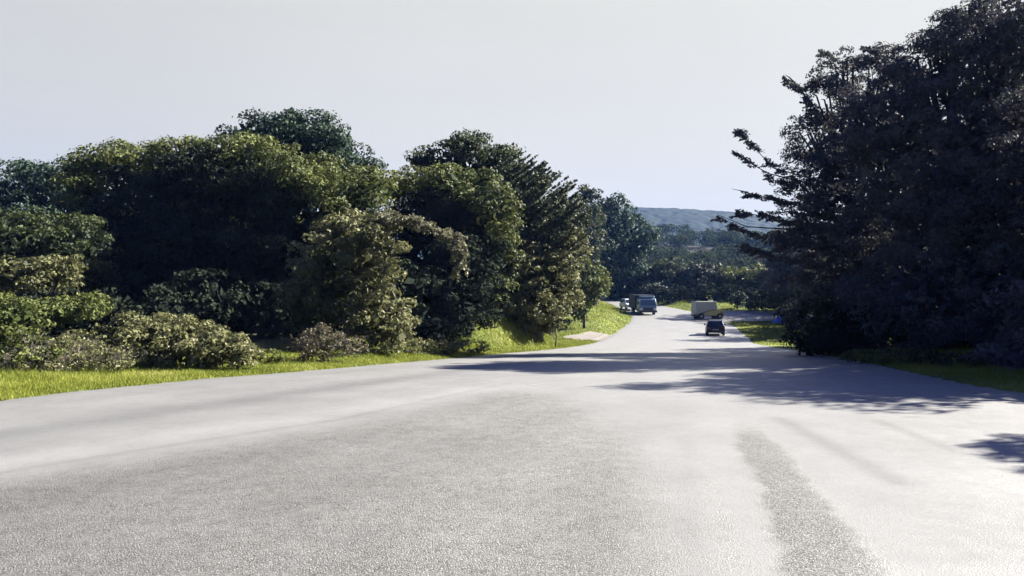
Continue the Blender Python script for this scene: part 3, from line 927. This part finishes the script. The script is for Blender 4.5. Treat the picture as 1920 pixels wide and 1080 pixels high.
plant('thicket', 'dark undergrowth right of the tall dusty shrub, beneath the pale tassel', 'thicket', (P(820, 0, 31)[0], 31.5),
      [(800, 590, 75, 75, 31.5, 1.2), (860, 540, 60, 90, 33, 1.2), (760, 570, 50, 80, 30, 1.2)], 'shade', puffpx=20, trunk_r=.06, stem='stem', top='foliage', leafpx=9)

# ---- middle distance
plant('broadleaf_tree', 'tall hazy tree with pointed crown where the road disappears', 'tree', (P(1145, 0, 125)[0], 122),
      [(1150, 420, 50, 45, 122, 5), (1120, 480, 45, 55, 120, 5), (1185, 460, 38, 50, 122, 5), (1160, 530, 60, 50, 122, 5), (1140, 390, 25, 22, 122, 3)], 'bluegreen', puffpx=15, leafpx=6, trunk_r=.5)
plant('broadleaf_tree', 'small dark round treetop peeking above the conifer', 'tree', (P(1100, 0, 112)[0], 112),
      [(1100, 368, 20, 18, 112, 2), (1098, 430, 34, 50, 112, 4), (1080, 500, 50, 60, 112, 4)], 'deep', puffpx=11, leafpx=5.5, trunk_r=.4)
labs = ['dark rounded tree directly above the truck cargo box', 'grey-green tree behind the gap between the truck and the parked van', 'purple-tinged dark tree above the parked white van',
        'olive tree behind the round clipped bush', 'green tree at the foot of the tall dark right-hand trees', 'shaded tree just right of the truck cab']
for (px, tp, rx, d, mt), lab in zip([(1200, 500, 45, 124, 'bluegreen'), (1262, 478, 48, 121, 'deep'), (1322, 488, 50, 118, 'dark'), (1400, 492, 48, 116, 'olive'), (1455, 500, 44, 111, 'deep'), (1240, 525, 34, 116, 'dark')], labs):
    bot = 572
    plant('broadleaf_tree', lab, 'tree', (P(px, 0, d)[0], d),
          [(px, (tp + bot) / 2 + 6, rx, (bot - tp) / 2, d, 4), (px - rx * .5, tp + 30, rx * .6, 22, d, 3), (px + rx * .5, tp + 36, rx * .6, 24, d, 3)],
          mt, puffpx=11, leafpx=5, trunk_r=.35, group='trees lining the far side of the roadside field')
plant('thicket', 'strip of shade-dark bushes standing in for the shade along the far edge of the roadside field', 'thicket', (P(1350, 0, 107)[0], 107),
      [(1275, 556, 46, 16, 108, 1.6), (1340, 557, 50, 20, 106, 1.6), (1410, 560, 50, 20, 105, 1.6), (1480, 560, 50, 24, 104, 1.6)], 'shade', puffpx=9, leafpx=5, trunk_r=.08, stem='stem', top='foliage')  # dark leaf colour stands in for shade beneath the far trees
# far wood on the slope: nobody could count it
pf = []
for i in range(260):
    d = random.uniform(165, 420); x = random.uniform(-.05, .52) * d
    z = Hs(x, d); r = random.uniform(3.0, 5.5)
    for k in range(9):
        u_ = unit(1)[0]
        pf.append((x + u_[0] * r * .8, d + u_[1] * r * .8, z + 4.0 + u_[2] * r * .65, r * random.uniform(.4, .65)))
pf = np.array(pf)
a, b, c = puff_leaves(pf, (.75, .5), .75)
v1, f1, t1 = leaf_mesh(a, b, .75, .5, c)
M['wood'] = leaf_mat('far_wood_leaves', (.020, .030, .020), (.060, .075, .035), spec=0, rough=.8)
wood = mesh_from('far_wood', v1, f1, M['wood'], attrs={'tint': ('FACE', t1)})
tag(wood, 'hazy mass of woodland covering the slope beyond the road bend', 'woodland', kind='stuff')
STAT['wood'] = len(f1)
plant('round_bush', 'clipped ball-shaped grey-green bush on the grass right of the parked van', 'bush', (P(1383, 0, 96)[0], 96),
      [(1383, 562, 14, 14, 96, 1)], 'bluegreen', puffpx=4, leafpx=3.5, jitter=.03, dens=1.5, trunk_r=.08, stem='stem', top='foliage')
plant('hedge', 'low grey hedge strip on the far grass right of the round bush', 'hedge', (P(1430, 0, 92)[0], 92),
      [(1415, 573, 22, 8, 92, .9), (1450, 570, 30, 12, 92, 1.2), (1480, 568, 26, 16, 92, 1.2)], 'dusty', puffpx=5, leafpx=4, trunk_r=.04, stem='stem', top='foliage')

# ---- right side
RM = 'rdark'
plant('broadleaf_tree', 'largest dark tree towering over the right edge of the road', 'tree', (15.0, 25.5),
      [(1790, 330, 190, 200, 26, 3.6), (1840, 120, 120, 95, 26, 3), (1772, 62, 34, 30, 26, 1.3), (1740, 130, 70, 55, 26, 2), (1900, 60, 90, 70, 26, 3), (1660, 230, 100, 80, 26.5, 3), (1880, 350, 150, 180, 25, 3),
       (1800, 560, 200, 110, 25, 3), (1930, 560, 160, 120, 23, 3)],
      RM, trunk_r=.4, twigs=5, puffpx=22, leafpx=6.5, jitter=.18, cov=.8, core_min=1.6)
st = []
def bough(pts, r, n, spread, d, up=0):
    """sprays of leaves along a polyline given in the photograph, at distance d"""
    L_ = []
    for k in range(n):
        t = random.random() * (len(pts) - 1); i = int(t); f_ = t - i
        x0 = pts[i][0] * (1 - f_) + pts[i + 1][0] * f_; y0 = pts[i][1] * (1 - f_) + pts[i + 1][1] * f_
        x1 = x0 - random.uniform(4, spread); y1 = y0 + random.uniform(-spread * .45, spread * .25) - up
        dd = d + random.uniform(-1.2, 1.2)
        L_.append((P(x0, y0, dd), P(x1, y1, dd + random.uniform(-.5, .5)), r))
    return L_
st += bough([(1480, 330), (1440, 300), (1405, 262), (1385, 250)], .26, 26, 22, 36)
st += bough([(1400, 255), (1388, 246)], .32, 12, 12, 36)
st += bough([(1500, 350), (1450, 335), (1410, 305), (1382, 288)], .22, 24, 22, 36)
st += bough([(1520, 390), (1460, 375), (1425, 372), (1400, 366)], .20, 34, 24, 36)
st += bough([(1540, 440), (1470, 415), (1420, 400), (1385, 405)], .24, 40, 26, 36)
st += bough([(1540, 470), (1450, 450), (1390, 432), (1350, 408)], .20, 50, 22, 36)
st += bough([(1540, 500), (1470, 490), (1420, 470), (1380, 462)], .24, 44, 26, 36)
st += bough([(1560, 240), (1520, 190), (1495, 160)], .22, 26, 22, 36)
st += bough([(1540, 215), (1500, 168), (1476, 150)], .2, 26, 18, 36)
st += bough([(1600, 130), (1560, 105), (1545, 100)], .22, 20, 18, 36)
st += bough([(1680, 120), (1640, 95), (1620, 95)], .22, 20, 18, 36)
bare = [([P(1700, 560, 36), P(1600, 470, 36), P(1480, 430, 36), P(1400, 425, 36), P(1345, 402, 36)], .07),
        ([P(1680, 480, 36), P(1560, 400, 36), P(1470, 380, 36), P(1400, 366, 36)], .06),
        ([P(1650, 420, 36), P(1540, 340, 36), P(1450, 315, 36), P(1385, 245, 36)], .06),
        ([P(1650, 420, 36), P(1540, 350, 36), P(1440, 325, 36), P(1380, 290, 36)], .06),
        ([P(1650, 400, 36), P(1560, 250, 36), P(1500, 165, 36), P(1478, 158, 36)], .06),
        ([P(1500, 165, 36), P(1480, 145, 36), P(1472, 140, 36)], .05),
        ([P(1650, 360, 36), P(1590, 180, 36), P(1545, 92, 36)], .06),
        ([P(1660, 360, 36), P(1640, 180, 36), P(1630, 88, 36)], .06),
        ([P(1420, 372, 36), P(1400, 360, 36), P(1372, 354, 36)], .05)]
plant('broadleaf_tree', 'dark tree with ragged boughs reaching left over the road, sky showing through', 'tree', (16.8, 36),
      [(1620, 330, 120, 150, 36.5, 3.6), (1550, 195, 48, 50, 36.5, 2.2), (1580, 135, 42, 32, 36.5, 2), (1640, 150, 60, 50, 36.5, 2.4), (1522, 255, 40, 40, 36.5, 2), (1515, 335, 50, 45, 36.5, 2.2), (1500, 400, 42, 30, 36.5, 2), (1620, 540, 130, 110, 36.5, 3.4), (1520, 455, 55, 34, 36.5, 2.2), (1470, 445, 36, 14, 36.5, 1.5),
       (1530, 590, 45, 70, 37, 2.2)],
      RM, trunk_r=.32, twigs=6, puffpx=16, leafpx=5.6, strokes=st, bare=bare, jitter=.24, scov=.6, core_min=1.7)
plant('broadleaf_tree', 'dark tree at the right frame edge nearest the camera', 'tree', (15.5, 17.5),
      [(2150, 250, 170, 230, 18, 2.6), (2060, 500, 130, 130, 18, 2.2), (2250, 160, 150, 130, 18, 2.4), (1990, 600, 110, 80, 18, 1.9), (1960, 680, 90, 45, 17, 1.4), (2080, 660, 110, 80, 15.5, 1.6), (1900, 660, 60, 40, 18.6, 1.2)], RM, trunk_r=.3, twigs=3, puffpx=38, leafpx=11)
for (x, y, h, r, lab) in [(15.9, 16.6, 7.4, 2.8, 'low dark tree just outside the right edge beside the near road'), (26, 45, 11, 4.5, 'dark tree behind the ragged boughs, right of the road'),
                          (29, 61, 10.5, 3.6, 'tree beyond the ragged tree, shading the road ahead'), (34, 67, 11, 4.4, 'tree farther right behind the roadside lawn, shading it'), (37, 75, 11, 4.6, 'dense tree behind the roadside lawn, its shadow crossing the grass'), (36, 93, 11.5, 4.6, 'dark tree beyond the side road mouth, half hidden by the ragged tree'), (41, 86, 12, 5.0, 'tree right of the field, shading the lawn'),
                          (46, 96, 12, 5, 'tree at the far right corner of the roadside field'), (24, 33, 13, 4.5, 'dark tree behind the two front right-hand trees'), (19, 21.8, 9.5, 3.0, 'dark tree outside the right frame edge between the nearest and the largest tree'), (21.5, 29.5, 10.5, 3.2, 'dark tree tucked behind the largest right-hand tree')]:
    z = Hs(x, y)
    zp = lambda zz: 540 - (zz - CAM_Z) * F / y
    pxx = 960 + x / y * F
    s = F / y
    plant('broadleaf_tree', lab, 'tree', (x, y), [(pxx, zp(z + h * .62), r * s, h * .36 * s, y, r), (pxx - r * .4 * s, zp(z + h * .42), r * .6 * s, h * .25 * s, y, r * .7), (pxx + r * .5 * s, zp(z + h * .45), r * .6 * s, h * .25 * s, y, r * .7)],
          RM, trunk_r=.25, puffpx=.75 * s, leafpx=.22 * s)
_f = lambda x, y, z, r, rz: (960 + x / y * F, 540 - (z - CAM_Z) * F / y, r * F / y, rz * F / y, y, r)
plant('broadleaf_tree', 'slender small-crowned tree outside the right edge whose shadow falls on the near road', 'tree', (13.0, 10.4),
      [_f(13.0, 10.4, 5.0, .95, .40), _f(12.5, 10.3, 4.7, .5, .25)], RM, trunk_r=.05, puffpx=30, leafpx=10, cov=1.2)
plant('thicket', 'dark undergrowth beneath the big right-hand trees', 'thicket', (P(1700, 0, 29)[0], 29.5),
      [(1600, 620, 110, 60, 31, 1.4), (1750, 620, 130, 75, 28, 1.4), (1900, 610, 130, 90, 25, 1.4)], 'shade', puffpx=24, leafpx=8, trunk_r=.08, stem='stem', top='foliage', cov=1.0)
plant('shrub', 'ivy-like scrub tufts on the lit verge under the big right tree', 'shrub', (P(1640, 0, 22)[0], 21.5),
      [(1640, 668, 62, 10, 22.0, .5), (1700, 678, 60, 9, 21.0, .4)], 'bright', puffpx=7, leafpx=6, core=False, trunk_r=.02, stem='stem', top='foliage')
plant('shrub', 'dim green bushes at the foot of the big right tree', 'shrub', (P(1740, 0, 20)[0], 20),
      [(1730, 675, 40, 18, 20.5, .5), (1790, 682, 45, 16, 19.5, .5), (1850, 690, 40, 14, 18.5, .5)], 'deep', puffpx=9, leafpx=7, core=False, trunk_r=.02, stem='stem', top='foliage')
plant('shrub', 'dark teal shrub behind the blue sheet at the foot of the ragged tree', 'shrub', (P(1490, 0, 66)[0], 66),
      [(1488, 605, 20, 18, 66, 1), (1475, 585, 22, 14, 68, 1), (1500, 570, 20, 30, 70, 1.4)], 'bluegreen', puffpx=7, leafpx=5, trunk_r=.04, stem='stem', top='foliage')


# ------------------------------------------------------------------ grass
def grass_blades(xy, h, wd):
    n = len(xy)
    z = H(xy[:, 0], xy[:, 1])
    base = np.column_stack([xy, z])
    an = rng.uniform(0, 2 * math.pi, n)
    u = np.column_stack([np.cos(an), np.sin(an), np.zeros(n)]) * (wd * rng.uniform(.6, 1.3, n))[:, None]
    lean = np.column_stack([rng.normal(0, .35, n), rng.normal(0, .35, n), np.ones(n)])
    hh = (h * rng.uniform(.45, 1.35, n))[:, None]
    v = np.empty((n, 4, 3), np.float32)
    v[:, 0] = base - u; v[:, 1] = base + u
    v[:, 2] = base + lean * hh + u * .12; v[:, 3] = base + lean * hh - u * .12
    cl = np.sin(xy[:, 0] * 1.7 + np.sin(xy[:, 1] * 2.1)) * np.sin(xy[:, 1] * 1.3) * .2
    return v.reshape(-1, 3), np.arange(n * 4).reshape(n, 4), np.clip(rng.normal(.6, .2, n) + cl, 0, 1.1)


def grass_patch(ymin, ymax, wfun, n, side='left', power=1.0):
    y = ymin + (ymax - ymin) * rng.random(n) ** power
    t = rng.random(n)
    if side == 'left':
        x = left_edge(y) + .10 * np.sin(y * 3.1 + np.sin(y * 7)) * np.sin(y * 1.3) - .03 - wfun(y) * t ** 1.1 + rng.normal(0, .06, n) * (t < .1)
    else:
        x = right_edge(y) + .02 + wfun(y) * t ** 1.1
    d = y
    h = np.where(y < 35, .085, .12) * np.interp(t, [0, .15, .8, 1], [.55, 1, 1.1, 2.0])
    return np.column_stack([x, y]), h, .0035 * np.maximum(y, 8) / 8


GV = []
for args in [(9.5, 20, lambda y: 3.4 + 0 * y, 95000, 'left', 1.3), (20, 35, lambda y: 4.2 + 0 * y, 50000, 'left', 1.2), (34, 50, lambda y: 7.0 + 0 * y, 45000, 'left', 1.0),
             (50, 110, lambda y: np.interp(y, [50, 70, 110], [3, 12, 14]), 40000, 'left', 1.0),
             (12, 32, lambda y: 3.5 + 0 * y, 22000, 'right', 1.0), (48, 110, lambda y: 16 + 0 * y, 36000, 'right', 1.0)]:
    xy, h, wd = grass_patch(*args)
    keep = ~((xy[:, 1] > 55.2) & (xy[:, 1] < 66.3) & (xy[:, 0] > np.interp(xy[:, 1], [55, 57, 61, 66], [5.4, 3.6, 4.4, 6.8])) & (xy[:, 0] < left_edge(xy[:, 1]) + .2))
    keep &= ~((xy[:, 0] > 15) & (xy[:, 1] - (xy[:, 0] - 20) * .06 > 82.3) & (xy[:, 1] - (xy[:, 0] - 20) * .06 < 91.7))
    xy, h, wd = xy[keep], h[keep], wd[keep]
    GV.append(grass_blades(xy, h, wd))
off = 0; V_, F_, T_ = [], [], []
for v, f, t in GV:
    V_.append(v); F_.append(f + off); T_.append(t); off += len(v)
gr_ = mesh_from('grass', np.concatenate(V_), np.concatenate(F_), M['grass'], attrs={'tint': ('FACE', np.concatenate(T_))})
tag(gr_, 'short yellow-green grass along both road verges and the banks', 'grass', kind='stuff')

# tall wispy seed heads where the mown verge meets the scrub
ty_ = rng.uniform(10, 34, 9000)
txx = left_edge(ty_) - np.interp(ty_, [10, 20, 34], [2.9, 3.5, 3.9]) - np.abs(rng.normal(0, .45, 9000)) + .3 * np.sin(ty_ * 2.2)
v, f, t = grass_blades(np.column_stack([txx, ty_]), np.full(9000, .26), .004 + .0001 * ty_)
tg = mesh_from('tall_grass', v, f, M['dry'], attrs={'tint': ('FACE', t)})
tag(tg, 'wispy tall dry grass where the left verge meets the shrubs', 'grass', kind='stuff')

# ------------------------------------------------------------------ vehicles
M['tyre'] = simple('tyre_rubber', (.02, .02, .02), .85)
M['rim'] = simple('wheel_rim', (.45, .45, .45), .35, metal=.6)
M['glass'] = simple('dark_glass', (.012, .016, .022), .06, noise=.02, spec=.8)
M['wind'] = simple('sky_lit_windscreen', (.05, .07, .09), .08, noise=.02, spec=1.0)
M['black_paint'] = simple('black_paint', (.014, .014, .017), .45, coat=.2, noise=.05)
M['white_paint'] = simple('white_paint', (.62, .63, .63), .4, coat=.3, noise=.04)
M['blue_paint'] = simple('pale_blue_paint', (.16, .24, .30), .35, coat=.6, noise=.05)
M['navy'] = simple('navy_tarpaulin', (.008, .011, .024), .7, noise=.2)
M['grey_box'] = simple('weathered_grey_panel', (.52, .50, .37), .6, noise=.08, scale=2)
M['yellow'] = simple('faded_yellow_paint', (.62, .50, .17), .45, coat=.3, noise=.12)
M['orange'] = simple('faded_orange_paint', (.45, .20, .06), .45, coat=.3, noise=.12)
M['dark_metal'] = simple('dark_chassis', (.03, .03, .033), .6)
M['lamp_glass'] = simple('headlamp_glass', (.80, .74, .76), .15, noise=.03, spec=1.0)
M['red_lens'] = simple('red_lens', (.25, .01, .012), .25)
M['bluesheet'] = simple('blue_plastic_sheet', (.05, .16, .50), .5, noise=.25)


def wheel(parent, x, y, r, wdt, inner=False):
    s = 1 if x > 0 else -1
    wq = MB().cyl_x(x - s * wdt, x, y, r, r, 20, r * .97).build('wheel', M['tyre'], parent, bevel=.02)
    MB().cyl_x(x - s * .01, x + s * .015, y, r, r * .6, 16, r * .5).build('rim', M['rim'], wq)
    return wq


def truck(loc, rz):
    """front faces -Y"""
    t = empty('truck', loc, rz, 'oncoming light-blue truck with dark box body, entering the bend', 'truck')
    tp = lambda z: 1.0 - .035 * max(0, z - 1.1)
    cabp = [(-.05, .45), (-.08, 1.12), (.32, 1.95), (.5, 2.08), (1.55, 2.1), (1.6, .45)]
    MB().prism(cabp, -1.08, 1.08, tp).build('cab', M['blue_paint'], t, bevel=.06)
    MB().add([(-.92, -.085, 1.18), (.92, -.085, 1.18), (.88, .26, 1.88), (-.88, .26, 1.88)], [(0, 1, 2, 3)]).build('windscreen', M['wind'], t)
    ws = [(.25, 1.25), (.5, 1.85), (1.3, 1.85), (1.3, 1.25)]
    for s in (-1, 1):
        MB().add([(s * 1.085, y, z) for y, z in ws], [(0, 1, 2, 3) if s > 0 else (3, 2, 1, 0)]).build('side_window', M['glass'], t)
        MB().box(s * .82 - .18, s * .82 + .18, -.13, -.04, .62, .84).build('headlight', M['lamp_glass'], t, bevel=.02)
        mq = MB().box(s * 1.2 - .07, s * 1.2 + .07, .02, .1, 1.35, 1.72).tube([(s * 1.05, .1, 1.5), (s * 1.18, .07, 1.55)], [.02, .02], 5)
        mq.build('mirror', M['dark_metal'], t)
    MB().box(-.6, .6, -.12, -.05, .62, .92).build('grille', M['dark_metal'], t, bevel=.01)
    MB().box(-1.12, 1.12, -.2, -.02, .34, .56).build('bumper', M['dark_metal'], t, bevel=.03)
    b = MB().box(-1.22, 1.12, 1.75, 5.4, .85, 2.46)
    b.build('cargo_box', M['navy'], t, bevel=.03)
    MB().box(-.85, .95, .45, 1.7, 2.12, 2.34).build('wind_deflector', M['blue_paint'], t, bevel=.08)
    MB().box(-.5, .5, 1.5, 5.3, .5, .8).build('chassis', M['dark_metal'], t)
    for x in (-1.02, 1.02):
        wheel(t, x, .75, .42, .24); wheel(t, x, 4.3, .42, .3)
    return t


def car(loc, rz, name, label, paint, Wd=1.62, Ht=1.36, Ln=4.0, hatch=True):
    """rear faces -Y"""
    t = empty(name, loc, rz, label, 'car')
    h = Wd / 2
    z1 = Ht * .62
    low = [(-.02, .28), (-.05, .55), (.02, z1), (Ln * .72, z1 - .02), (Ln - .1, z1 - .18), (Ln, .5), (Ln - .03, .26)]
    MB().prism(low, -h, h, lambda z: 1 - .05 * max(0, z - .5)).build('body', M[paint], t, bevel=.06)
    cabp = [(.08, z1 - .03), (.38, Ht - .05), (.55, Ht), (Ln * .50, Ht), (Ln * .58, Ht - .05), (Ln * .74, z1 - .03)]
    MB().prism(cabp, -h * .95, h * .95, lambda z: 1 - .24 * max(0, z - z1) / (Ht - z1)).build('cabin', M[paint], t, bevel=.04)
    zz0, zz1 = z1 + .04, Ht - .10
    MB().add([(-h * .80, .07, zz0), (h * .80, .07, zz0), (h * .66, .31, zz1), (-h * .66, .31, zz1)], [(0, 1, 2, 3)]).build('rear_window', M['glass'], t)
    yf0, yf1 = Ln * .735, Ln * .605
    MB().add([(-h * .80, yf0, zz0), (h * .80, yf0, zz0), (h * .66, yf1, zz1), (-h * .66, yf1, zz1)], [(3, 2, 1, 0)]).build('windscreen', M['glass'], t)
    for s in (-1, 1):
        a = h * .95 * (1 - .24 * .12) * s + .006 * s; b = h * .95 * (1 - .24 * .8) * s + .006 * s
        MB().add([(a, .35, zz0), (a, Ln * .68, zz0), (b, Ln * .55, zz1), (b, .55, zz1)], [(0, 1, 2, 3) if s > 0 else (3, 2, 1, 0)]).build('side_window', M['glass'], t)
        MB().box(s * h * .82 - .12, s * h * .82 + .12, -.075, -.01, .60, .78).build('tail_light', M['red_lens'], t, bevel=.015)
        MB().box(s * h * .78 - .15, s * h * .78 + .15, Ln - .06, Ln + .03, .5, .64).build('headlight', M['lamp_glass'], t, bevel=.015)
        MB().box(s * (h + .08) - .08, s * (h + .08) + .08, Ln * .64, Ln * .68, z1 - .02, z1 + .12).build('mirror', M[paint], t, bevel=.02)
        for yy in (.75, Ln - .8):
            wheel(t, s * (h + .005), yy, .3, .2)
    MB().box(-h * .98, h * .98, -.11, .02, .27, .47).build('bumper', M['dark_metal'], t, bevel=.03)
    MB().box(-.24, .24, -.125, -.112, .50, .60).build('number_plate', M['grey_box'], t)
    return t


def zr(x, y): return float(prof(y))


bx_, by_ = G(1211, 591)
truck((bx_ + .25, by_, zr(bx_, by_)), R(3))
cx_, cy2 = G(1178, 581)
c2 = car((cx_ - .1, cy2 + 2, zr(0, cy2 + 2)), R(186), 'car', 'small white car following close behind the truck', 'white_paint')
kx, ky = G(1342, 630)
car((kx, ky, zr(kx, ky)), R(-13), 'car', 'small black hatchback driving away in the right lane', 'black_paint', Wd=1.56, Ht=1.34, Ln=3.7)


def parked_truck(loc, rz):
    """side-on pickup truck: box at -X, sloping bonnet to +X; profile along x"""
    t = empty('box_truck', loc, rz, 'parked yellow truck with pale grey box on its back, at the road edge', 'truck')
    def prism_y(pts, y0, y1):
        m = MB()
        n = len(pts)
        v = [(x, y, z) for y in (y0, y1) for x, z in pts]
        f = [tuple(range(n)), tuple(range(2 * n - 1, n - 1, -1))] + [((i + 1) % n, i, n + i, n + (i + 1) % n) for i in range(n)]
        return m.add(v, f)
    prism_y([(-1.75, .55), (-1.75, 1.98), (-1.66, 2.05), (.62, 2.0), (.68, 1.9), (.78, 1.16), (-.3, .95)], -.85, .85).build('cargo_box', M['grey_box'], t, bevel=.05)
    prism_y([(-1.5, .42), (-.28, .93), (.80, 1.13), (1.1, 1.22), (1.35, .98), (1.62, .45), (1.55, .36)], -.82, .82).build('body', M['yellow'], t, bevel=.06)
    prism_y([(1.10, .50), (1.15, 1.02), (1.36, .99), (1.64, .46), (1.5, .40)], -.835, .835).build('bonnet', M['orange'], t, bevel=.04)
    MB().box(-.05, .48, -.35, .35, 1.99, 2.18).build('roof_vent', M['grey_box'], t, bevel=.03)
    for s in (-1, 1):
        for xx in (-1.12, 1.05):
            q = MB()
            r = .34; n = 18
            v = [(xx + r * math.cos(2 * math.pi * i / n), y, r + r * math.sin(2 * math.pi * i / n)) for y in (s * .68, s * .87) for i in range(n)]
            q.add(v, [tuple(range(n)), tuple(range(2 * n - 1, n - 1, -1))] + [(i, (i + 1) % n, n + (i + 1) % n, n + i) for i in range(n)])
            wq = q.build('wheel', M['tyre'], t, bevel=.02)
            q = MB(); r2 = .17
            v = [(xx + r2 * math.cos(2 * math.pi * i / n), y, r + r2 * math.sin(2 * math.pi * i / n)) for y in (s * .86, s * .90) for i in range(n)]
            q.add(v, [tuple(range(n)), tuple(range(2 * n - 1, n - 1, -1))] + [(i, (i + 1) % n, n + (i + 1) % n, n + i) for i in range(n)])
            q.build('rim', M['rim'], wq)
    MB().box(1.56, 1.66, -.7, .7, .42, .55).build('bumper', M['dark_metal'], t, bevel=.02)
    MB().box(-1.82, -1.74, -.75, .75, .38, .55).build('rear_bumper', M['dark_metal'], t, bevel=.02)
    return t


px_, py2 = G(1328, 598)
parked_truck((px_, py2, zr(px_, py2)), R(6))

# crumpled blue sheet
sx, sy = 29.3, 81.0
q = MB(); nn_ = 14
vv = []
for i in range(nn_):
    for j in range(nn_):
        u_, v_ = i / (nn_ - 1) * 2 - 1, j / (nn_ - 1) * 2 - 1
        hgt = max(0, 1 - (u_ * u_ + v_ * v_) * .9) * .6 + .06 * random.random()
        vv.append((u_ * 1.0, v_ * .6, hgt * 1.3))
q.add(vv, [(i * nn_ + j, (i + 1) * nn_ + j, (i + 1) * nn_ + j + 1, i * nn_ + j + 1) for i in range(nn_ - 1) for j in range(nn_ - 1)])
bs = q.build('plastic_sheet', M['bluesheet'], smooth=True)
bs.location = (sx, sy, Hs(sx, sy) + .02)
tag(bs, 'crumpled bright blue plastic sheet on the grass by the dark right-hand trees', 'sheet')

# ------------------------------------------------------------------ haze
m, n, o = new_mat('air')
pv = n.nodes.new('ShaderNodeVolumePrincipled')
pv.inputs['Color'].default_value = (.22, .42, 1.0, 1)
pv.inputs['Density'].default_value = .00013
pv.inputs['Anisotropy'].default_value = .0
n.links.new(pv.outputs[0], o.inputs['Volume'])
q = MB().box(-960, 1060, -110, 1165, -14, 135)
hz = q.build('haze', m)
tag(hz, kind='stuff')
hz['label'] = 'thin blue haze softening the far hill'
hz['category'] = 'haze'
hz.display_type = 'WIRE'
print('LEAVES', STAT, sum(STAT.values()))
